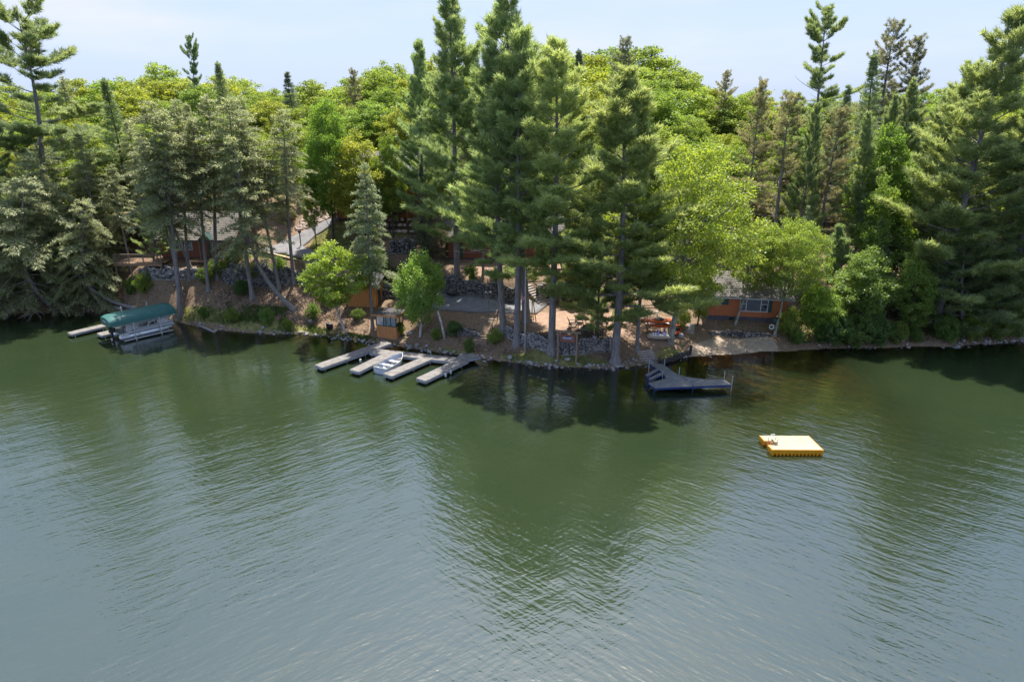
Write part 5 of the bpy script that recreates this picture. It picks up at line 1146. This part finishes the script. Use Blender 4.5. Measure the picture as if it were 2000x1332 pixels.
for t_p, b_p, k_, w_, l_ in (((1722,420),(1722,610),'hemlock',.7,"dark hemlock in the gap left of the leaning pine"), ((1640,440),(1642,600),'pine_young',1.0,"young pine behind the low tree right of the beach"),
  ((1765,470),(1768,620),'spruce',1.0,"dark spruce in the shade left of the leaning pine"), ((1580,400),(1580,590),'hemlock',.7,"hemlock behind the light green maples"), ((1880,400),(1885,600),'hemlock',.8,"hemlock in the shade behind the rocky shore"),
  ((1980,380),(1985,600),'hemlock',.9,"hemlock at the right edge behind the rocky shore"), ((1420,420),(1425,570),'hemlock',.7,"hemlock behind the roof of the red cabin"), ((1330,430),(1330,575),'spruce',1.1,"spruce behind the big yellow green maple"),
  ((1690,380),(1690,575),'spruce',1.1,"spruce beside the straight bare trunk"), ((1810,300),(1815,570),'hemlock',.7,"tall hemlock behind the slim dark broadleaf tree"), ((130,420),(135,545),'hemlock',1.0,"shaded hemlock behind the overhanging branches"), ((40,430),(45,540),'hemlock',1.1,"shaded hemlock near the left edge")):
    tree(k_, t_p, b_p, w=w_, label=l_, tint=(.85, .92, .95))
# right-hand broadleaf trees
tree('maple', (1368, 245), (1312, 670), w=.95, v=0, tint=(1.1, 1.1, .85), rz=1.0, label="big yellow green maple with lichen covered trunk beside the kayaks")
tree('maple', (1500, 425), (1438, 634), w=.88, v=1, tint=(1.15, 1.15, 1.1), label="light green maple whose thin pale trunk crosses the red cabin front")
tree('maple', (1560, 415), (1514, 657), w=.80, v=1, tint=(1.1, 1.15, 1.05), label="light green maple with the life ring on its trunk")
tree('oval', (1698, 475), (1680, 655), w=1.25, tint=(1.0, 1.12, 1.3), label="rounded grey green tree leaning over the water right of the red cabin")
tree('oval', (1385, 500), (1362, 636), w=.75, tint=(1.0, 1.05, .9), label="small green tree at the left corner of the red cabin")
tree('oval', (1600, 540), (1612, 668), w=1.15, tint=(1.0, 1.15, .8), label="bright green low tree at the right end of the beach")
tree('broad', (1745, 235), Y=70, w=.7, v=3, tint=(.8, 1.0, .9), label="dark green broadleaf tree in the gap between the right hand pines")
tree('broad', (1790, 330), Y=69, w=.55, v=1, tint=(.8, 1, .9), label="slim dark broadleaf tree left of the leaning pine")
# right-hand conifers
tree('pine_full', (1985, 20), (1826, 634), w=1.15, v=1, tint=(1.2, 1.15, 1.05), label="huge white pine leaning right from the rocky shore", group=FG)
tree('pine_full', (2040, 120), (1972, 647), w=1.05, v=0, label="white pine leaning out at the right edge of the rocky shore", group=FG)
tree('pine_mid', (1900, 130), Y=72, w=1.15, v=1, tint=(1.2, 1.15, 1.05), label="wide white pine behind the leaning pine", group=FG)
tree('pine_mid', (1698, 225), (1664, 560), w=.75, v=0, label="straight pine with bare trunk right of the red cabin", group=FG)
tree('pine_young', (1885, 430), (1880, 656), w=1.35, label="bushy young pine in front of the leaning pine's trunk", group=FG)
tree('pine_young', (1962, 480), (1950, 656), w=1.3, label="bushy young pine at the rocky shore near the right edge", group=FG)
tree('oval', (1778, 480), (1790, 655), w=.9, tint=(.9, 1.0, .9), label="dark leafed small tree left of the leaning pine")
tree('oval', (1722, 330), (1725, 600), w=.7, tint=(.85, 1.0, .9), label="tall oval broadleaf tree behind the rounded grey green tree")
tree('pine_full', (1840, 380), (1838, 612), w=1.05, v=0, label="low bushy pine over the rocky shore", group=FG)
tree('pine_young', (1930, 470), (1925, 640), w=1.2, label="young pine close to the rocky shore", group=FG)
tree('redpine', (1548, 185), Y=72, w=1.0, v=0, label="brownish red pine behind the red cabin", group=FG)
tree('redpine', (1490, 160), Y=78, w=.8, v=1, label="thin red pine with leaning bare trunk above the big maple", group=FG)
tree('redpine', (1640, 215), Y=71, w=.95, v=1, label="red pine between the brownish pine and the straight bare trunk", group=FG)
tree('pine_full', (1597, 205), Y=70, w=.6, v=1, label="dense pine behind the light green maples", group=FG)
tree('pine_full', (1748, 190), Y=72, w=.6, v=0, label="dense pine in the middle of the right hand forest", group=FG)
for t_p, Y_, k_, w_, l_ in (((2090,60),64,'pine_full',1.0,"white pine just beyond the right edge"), ((2180,110),66,'pine_mid',1.0,"second white pine beyond the right edge"), ((2270,150),66,'hemlock',1.1,"hemlock beyond the right edge"), ((2130,300),63,'oval',1.2,"shore tree beyond the right edge"), ((2230,380),63,'hemlock',1.1,"low hemlock beyond the right edge"), ((2120,200),74,'pine_mid',1.0,"pine in the forest beyond the right edge"), ((2230,220),76,'broad',1.0,"hardwood in the forest beyond the right edge"),
  ((-70,300),73,'hemlock',1.2,"hemlock just beyond the left edge"), ((-150,250),75,'pine_mid',1.0,"white pine beyond the left edge"), ((-230,300),75,'hemlock',1.1,"second hemlock beyond the left edge"), ((-110,420),72,'hemlock_sweep',1.0,"drooping hemlock on the shore beyond the left edge"), ((-210,430),73,'hemlock_sweep',1.0,"second drooping hemlock beyond the left edge")):
    tree(k_, t_p, Y=Y_, w=w_, label=l_)
tree('pine_open', (1622, 18), Y=92, w=.95, v=1, label="tall open white pine standing clear on the right skyline", group=FG)
tree('redpine', (1752, 42), Y=92, w=1.05, v=0, tint=(.85, .9, 1.0), label="rounded dark red pine on the right skyline", group=FG)
tree('redpine', (1792, 75), Y=91, w=.95, v=1, tint=(.8, .88, .95), label="second dark red pine on the right skyline", group=FG)
tree('spruce', (1714, 105), Y=84, w=1.0, v=0, tint=(1.5, 1.5, 1.2), label="pointed green spruce below the skyline red pines", group=FG)
tree('spruce', (1652, 168), Y=82, w=1.0, v=1, tint=(1.4, 1.4, 1.2), label="narrow spruce below the open skyline pine", group=FG)
tree('pine_mid', (1785, 160), Y=80, w=.9, v=0, label="full pine in front of the skyline red pines", group=FG)
tree('pine_mid', (1850, 190), Y=76, w=.85, v=1, label="pine between the skyline red pines and the wide pine", group=FG)
tree('redpine', (1222, 75), Y=105, w=1.0, v=0, tint=(.75, .85, .95), label="dark red pine on the skyline above the broad pine", group=FG)
tree('pine_open', (366, 75), Y=115, w=.62, v=1, tint=(.8, .9, 1.1), label="lone dark pine on the left skyline", group=FG)
tree('spruce', (425, 122), Y=108, w=1.2, v=0, tint=(1.6, 1.5, 1.2), label="feathery green conifer beside the lone skyline pine", group=FG)
tree('pine_open', (45, 15), (88, 520), w=1.25, v=0, rz=2.2, label="tall gnarled pine with flat tufts at the left edge", group=FG)
tree('pine_open', (-25, 235), (20, 560), w=.9, v=1, label="pine half outside the left edge of the picture", group=FG)
tree('spruce', (205, 155), Y=82, w=1.1, v=0, tint=(1.5, 1.5, 1.1), label="pointed green spruce behind the left hemlocks", group=FG)
for t_p, Y_, k_, w_, l_ in (((565,142),118,'spruce',1.3,"dark spruce tip on the skyline above the brown cabin"), ((1135,98),116,'spruce',1.2,"dark spruce tip on the skyline left of the dark red pine"), ((1420,140),112,'redpine',1.0,"red pine tip on the skyline above the red cabin"), ((120,150),105,'hemlock',.9,"hemlock tip on the skyline right of the gnarled pine"), ((690,138),114,'redpine',.9,"red pine tip on the skyline above the lodge")):
    tree(k_, t_p, Y=Y_, w=w_, label=l_, group=FG)
# hemlocks on the left bank
tree('hemlock', (148, 262), Y=75, w=1.05, v=0, label="pale pointed hemlock above the overhanging branches", group=HG)
for top, base, kind, v_, w, lab in (
  ((262,255),(378,535),'hemlock_high',0,1.0,"hemlock with two slim trunks left of the cabin windows"), ((300,200),(352,594),'hemlock_high',1,1.0,"tall hemlock, middle trunk of the clump beside the boat lift"),
  ((318,215),(353,618),'hemlock_high',2,1.0,"hemlock leaning from the waterline behind the green canopy"), ((285,300),(356,576),'hemlock_high',0,.9,"hemlock at the back of the clump beside the boat lift"),
  ((340,195),(370,545),'hemlock_high',1,.85,"thin hemlock in front of the brown cabin windows"), ((372,230),(407,566),'hemlock_high',2,1.0,"hemlock with a long bare trunk on the leafy bank"),
  ((405,185),(424,545),'hemlock_high',0,1.0,"hemlock in front of the green porch gable"), ((440,192),(493,581),'hemlock_high',1,1.1,"big hemlock in the middle of the leafy bank"),
  ((470,235),(546,563),'hemlock_high',2,1.0,"hemlock with thin leaning trunk at the retaining wall"), ((505,260),(573,604),'hemlock_bent',0,.85,"hemlock with curved trunk low on the leafy bank"),
  ((545,215),(574,553),'hemlock_high',1,.95,"straight hemlock at the right end of the tall retaining wall"), ((465,190),(505,500),'hemlock_high',0,.95,"hemlock on the lawn strip above the retaining wall")):
    tree(kind, top, base, w=w, v=v_, rz=(0.0 if 'bent' in kind else None), label=lab, group=HG)
tree('hemlock_sweep', (105, 300), (150, 580), w=.9, rz=.2, label="wide hemlock sweeping its branches over the dark water", group=HG)
tree('hemlock_bent', (60, 360), (262, 602), w=1.0, v=0, rz=0, label="hemlock leaning far left over the small docks", group=HG)
tree('hemlock_bent', (130, 400), (218, 580), w=.9, v=0, rz=.2, label="hemlock with curved trunk behind the small docks", group=HG)
tree('hemlock', (15, 400), (25, 585), w=1.3, v=0, label="hemlock at the left edge with branches touching the water", group=HG)
tree('hemlock_sweep', (110, 345), (110, 606), w=1.0, rz=.7, label="pale hemlock bending its boughs down to the dark water", group=HG)
tree('hemlock_sweep', (10, 385), (20, 608), w=1.1, rz=1.3, label="drooping hemlock boughs over the water in the left corner", group=HG)
tree('hemlock_sweep', (200, 390), (205, 603), w=.8, rz=.3, label="hemlock boughs above the long weathered dock", group=HG)
tree('hemlock_high', (215, 320), (257, 530), w=1.0, v=2, label="hemlock left of the cabin deck", group=HG)
tree('hemlock', (65, 250), Y=78, w=1.0, v=1, label="tall hemlock behind the gnarled left pine", group=HG)
tree('hemlock', (360, 205), Y=82, w=1.0, v=0, label="tall hemlock behind the brown cabin", group=HG)
tree('hemlock', (250, 235), Y=80, w=1.0, v=1, label="tall hemlock left behind the brown cabin", group=HG)
tree('pine_full', (300, 330), (300, 525), w=.8, v=1, label="green pine in front of the deck of the brown cabin", group=FG)
tree('hemlock', (180, 420), (175, 590), w=1.0, v=0, label="low hemlock behind the small docks", group=HG)
# low growth
bi = [((1625,600),(1620,672),"dark bush at the waterline right of the beach"),((1668,610),(1665,675),"dense dark bush under the rounded grey green tree"),((1712,612),(1712,674),"dark drooping bush below the rounded tree's right side"),
      ((1755,625),(1755,670),"bush at the waterline left of the leaning pine"),((1790,640),(1792,668),"small bush on the bank left of the leaning pine"),((1900,600),(1900,662),"bush beneath the low bushy pine"),((1850,612),(1855,668),"low bush at the foot of the leaning pine"),((1945,610),(1948,662),"bush on the rocks near the right edge"),((1985,600),(1988,658),"bush cut by the right edge"),
      ((280,530),(282,572),"bright green bush in front of the stone wall under the deck"),((255,540),(255,575),"green bush left of the stone wall under the deck"),((698,602),(700,624),"dark young spruce like bush below the brown shed"),
      ((885,625),(890,655),"leafy bush on the dark stone bank"),((1545,600),(1545,655),"leafy bush at the right end of the red cabin"),((545,500),(545,545),"leafy shrub against the tall retaining wall"),
      ((500,510),(497,550),"small shrub rooted in the tall retaining wall"),((840,560),(842,590),"bush between the birch and the driveway wall"),((1090,545),(1090,585),"bush at the end of the wall by the upper stone steps"),
      ((395,598),(398,622),"low leafy bush on the bank right of the boat lift"),((450,600),(455,630),"leafy bush below the big hemlock on the bank"),((520,600),(522,635),"weedy bush left of the curved hemlock trunk"),((560,620),(562,648),"low bush at the waterline below the curved hemlock"),((610,590),(612,625),"sapling like bush left of the small maple"),((640,560),(642,592),"green bush on the slope above the small maple"),
      ((780,628),(782,655),"low bush right of the glazed booth"),((850,640),(853,664),"grassy bush between the birch and the broken trunk"),((915,660),(918,688),"low bush at the shore below the lower steps"),((965,640),(968,672),"bush between the lower steps and the slim pine"),((470,545),(472,578),"dark bush at the foot of the tall retaining wall"),((400,520),(402,552),"dark shrub on the slope under the brown cabin"),
      ((700,520),(702,556),"dark bush on the slope above the brown shed"),((800,520),(802,556),"dark bush behind the birch"),((920,515),(922,548),"bush above the long grey stone wall"),((970,520),(972,552),"bush above the wall in front of the long red cabin"),((1240,590),(1242,625),"bush behind the kayak rack"),((1210,600),(1212,632),"bush right of the young pine by the chairs"),
      ((460,480),(455,520),"bush beside the porch of the brown cabin"),((425,505),(425,540),"dark shrub under the brown cabin windows"),((735,480),(735,545),"bush left of the black stone wall"),((1330,600),(1335,640),"bush behind the small stone steps"),((1560,640),(1558,672),"grassy bush at the right end of the beach")]
for k, (t_p, b_p, lab) in enumerate(bi):
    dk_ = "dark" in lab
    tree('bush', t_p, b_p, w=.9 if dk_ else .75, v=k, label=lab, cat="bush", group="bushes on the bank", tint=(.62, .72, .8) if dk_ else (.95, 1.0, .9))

# hillside canopy behind: one tree after another
sky_px = [(-200,170),(0,168),(150,158),(240,138),(330,140),(420,145),(560,160),(640,150),(700,142),(740,118),(800,125),(900,125),(1100,105),(1160,88),(1250,98),(1320,125),(1400,158),(1460,150),(1540,180),(1650,188),(1800,172),(2000,145),(2200,150)]
anch = [(-400,-40,"beyond the left edge"),(-40,60,"left of the gnarled pine"),(60,150,"right of the gnarled pine"),(150,270,"above the small docks"),(270,345,"above the boat lift"),(345,420,"near the lone skyline pine"),(420,520,"above the brown cabin"),(520,610,"above the curved hemlock"),
        (610,690,"above the upper driveway"),(690,770,"above the orange lodge"),(770,860,"left of the tallest pines"),(860,1060,"behind the tallest pines"),(1060,1180,"above the upper stone steps"),(1180,1290,"above the broad pine"),(1290,1400,"above the big yellow green maple"),
        (1400,1500,"above the red cabin"),(1500,1640,"behind the brownish red pines"),(1640,1800,"below the skyline red pines"),(1800,1900,"behind the leaning pine"),(1900,1990,"behind the right edge pines"),(1990,2060,"cut by the right edge"),(2060,2400,"beyond the right edge")]
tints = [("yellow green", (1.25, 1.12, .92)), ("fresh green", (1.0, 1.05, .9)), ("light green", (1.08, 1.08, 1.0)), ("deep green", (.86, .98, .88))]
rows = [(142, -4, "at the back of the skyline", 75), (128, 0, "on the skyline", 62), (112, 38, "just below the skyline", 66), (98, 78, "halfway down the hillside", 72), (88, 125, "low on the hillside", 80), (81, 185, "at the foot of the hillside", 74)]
rd = random.Random(77); kk = 0; used = {}
for Yr, dpy, rl, step in rows:
    px = -120+rd.uniform(0, 30)
    while px < 2120:
        py = np.interp(px, *zip(*sky_px))+dpy+rd.uniform(-20, 22); Yy = Yr+rd.uniform(-4, 4); kk += 1
        if not (dpy > 100 and (540 < px < 870)) and not (dpy > 150 and 300 < px < 1130):
            an = next(a for a in anch if a[0] <= px < a[1]); o_t = list(range(4)); rd.shuffle(o_t)
            ti = next((i for i in o_t if (i, rl, an[2]) not in used), o_t[0]); n_ = used[(ti, rl, an[2])] = used.get((ti, rl, an[2]), 0)+1
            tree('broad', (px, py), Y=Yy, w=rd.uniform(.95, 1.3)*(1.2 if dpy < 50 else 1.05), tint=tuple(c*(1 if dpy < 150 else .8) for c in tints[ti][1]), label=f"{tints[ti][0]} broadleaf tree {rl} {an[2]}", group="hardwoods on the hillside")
        px += step*rd.uniform(.8, 1.2)

# dead wood
def wood(name, pts, rad, label, cat, m=dead_m, n=8):
    P = [Vector(p) for p in pts]; o = MB().tube(P, rad, n).build(name, m, None, True); tag(o, label, cat); return o
a, b = G(240, 607), at_z(135, 596, .25); wood("fallen_log", [a+Vector((0, 0, .2)), (a+b)/2+Vector((0, 0, .35)), b], [.24, .2, .14], "grey fallen log lying over the water behind the small docks", "log")
a, b = at_z(385, 634, .12), at_z(420, 649, .05); wood("drift_log", [a, b], [.12, .08], "pale drift log at the waterline right of the boat lift", "log")
p = G(869, 661); t_ = at_Y(855, 608, p.y); wood("dead_birch_trunk", [p-Vector((0, 0, .3)), (p+t_)/2+Vector((.05, 0, 0)), t_], [.13, .11, .09], "broken white birch trunk leaning beside the driveway", "tree trunk", birch_m)
rw = random.Random(9); o = empty("dead_branches", at_z(70, 612, .4), label="tangle of bleached dead branches hanging into the dark water at left", cat="branches")
for k in range(16):
    q = [Vector((rw.uniform(-.4, .6), 0, rw.uniform(.2, .6)))]; d = Vector((rw.uniform(-1, 1), rw.uniform(-.9, -.2), rw.uniform(-.15, .1))).normalized()
    for i in range(5): q.append(q[-1]+d*rw.uniform(.25, .5)); d = (d+Vector((rw.gauss(0, .25), rw.gauss(0, .2), -.12))).normalized()
    MB().tube(q, [.035, .03, .024, .018, .012, .006], 5, False).build("branch", dead_m, o)
# undergrowth: ferns and grass that nobody could count
def scatter(name, polys, n, hgt, wid, m, label, seed, cat="grass", up=1.2):
    r = np.random.RandomState(seed); P = []
    for pl in polys:
        W_ = [tuple(G(a, b))[:2] for a, b in pl]; lo, hi = np.min(W_, 0), np.max(W_, 0); X = r.uniform(lo[0], hi[0], n); Y_ = r.uniform(lo[1], hi[1], n)
        k = inside(X, Y_, W_) & (fbm(X, Y_, .9, seed)+r.uniform(-.25, .25, n) > -.06)
        P += [(x, y, H(x, y)) for x, y in zip(X[k], Y_[k])]
    P = np.array(P); N = len(P); D = r.normal(0, .5, (N, 3)); D[:, 2] = up*np.abs(r.normal(1, .3, N))
    me = blade_mesh(P, D, hgt*r.uniform(.5, 1.4, N), wid*r.uniform(.7, 1.3, N), r, name, m, r.rand(N))
    tag(link(name, me), label, cat, kind="stuff")
gm_ = leaf_mat("grass_blades", (.07, .095, .03), (.20, .22, .075), (1.2, 1.2, .6), .4); fm_ = leaf_mat("fern_fronds", (.045, .085, .02), (.14, .19, .045), (1.25, 1.3, .5), .45)
scatter("bank_ferns", [[(340,605),(420,600),(480,612),(600,640),(600,655),(500,648),(345,628)],[(440,590),(560,600),(560,635),(450,625)],[(600,632),(735,660),(735,672),(600,655)]], 6500, .26, .08, fm_, "green ferns and weeds along the foot of the left bank", 5, "ferns", .6)
lm_ = leaf_mat("dry_leaves", (.13, .085, .06), (.42, .31, .23), (1.1, 1, .9), .15)
scatter("leaf_litter", [[(345,600),(420,560),(500,566),(600,560),(650,600),(600,640),(480,615),(420,600)],[(600,560),(720,600),(720,650),(610,640)],[(880,640),(980,650),(1190,695),(1190,705),(980,690),(900,680)]], 16000, .16, .11, lm_, "tan fallen leaves scattered over the bank", 15, "leaves", .25)
scatter("shore_grass", [[(980,690),(1190,703),(1190,717),(1040,712),(985,704)],[(740,662),(930,688),(930,698),(770,674)],[(1290,684),(1342,690),(1335,696),(1285,704)]], 5000, .14, .03, gm_, "short grass on the shore strip below the pines", 6)
scatter("lawn_grass", [[(468,505),(600,517),(600,496),(480,490)],[(600,492),(625,500),(700,490),(665,432),(640,446),(612,466)],[(600,398),(665,388),(665,404),(610,412)]], 9000, .13, .035, gm_, "sunlit lawn beside the upper driveway", 7)
scatter("forest_undergrowth", [[(1540,640),(1800,640),(1990,620),(1990,650),(1800,668),(1540,672)],[(1100,545),(1400,550),(1400,590),(1100,585)],[(680,520),(860,520),(860,560),(700,575)]], 6000, .45, .13, fm_, "dark green undergrowth below the right hand trees", 8, "undergrowth", .5)
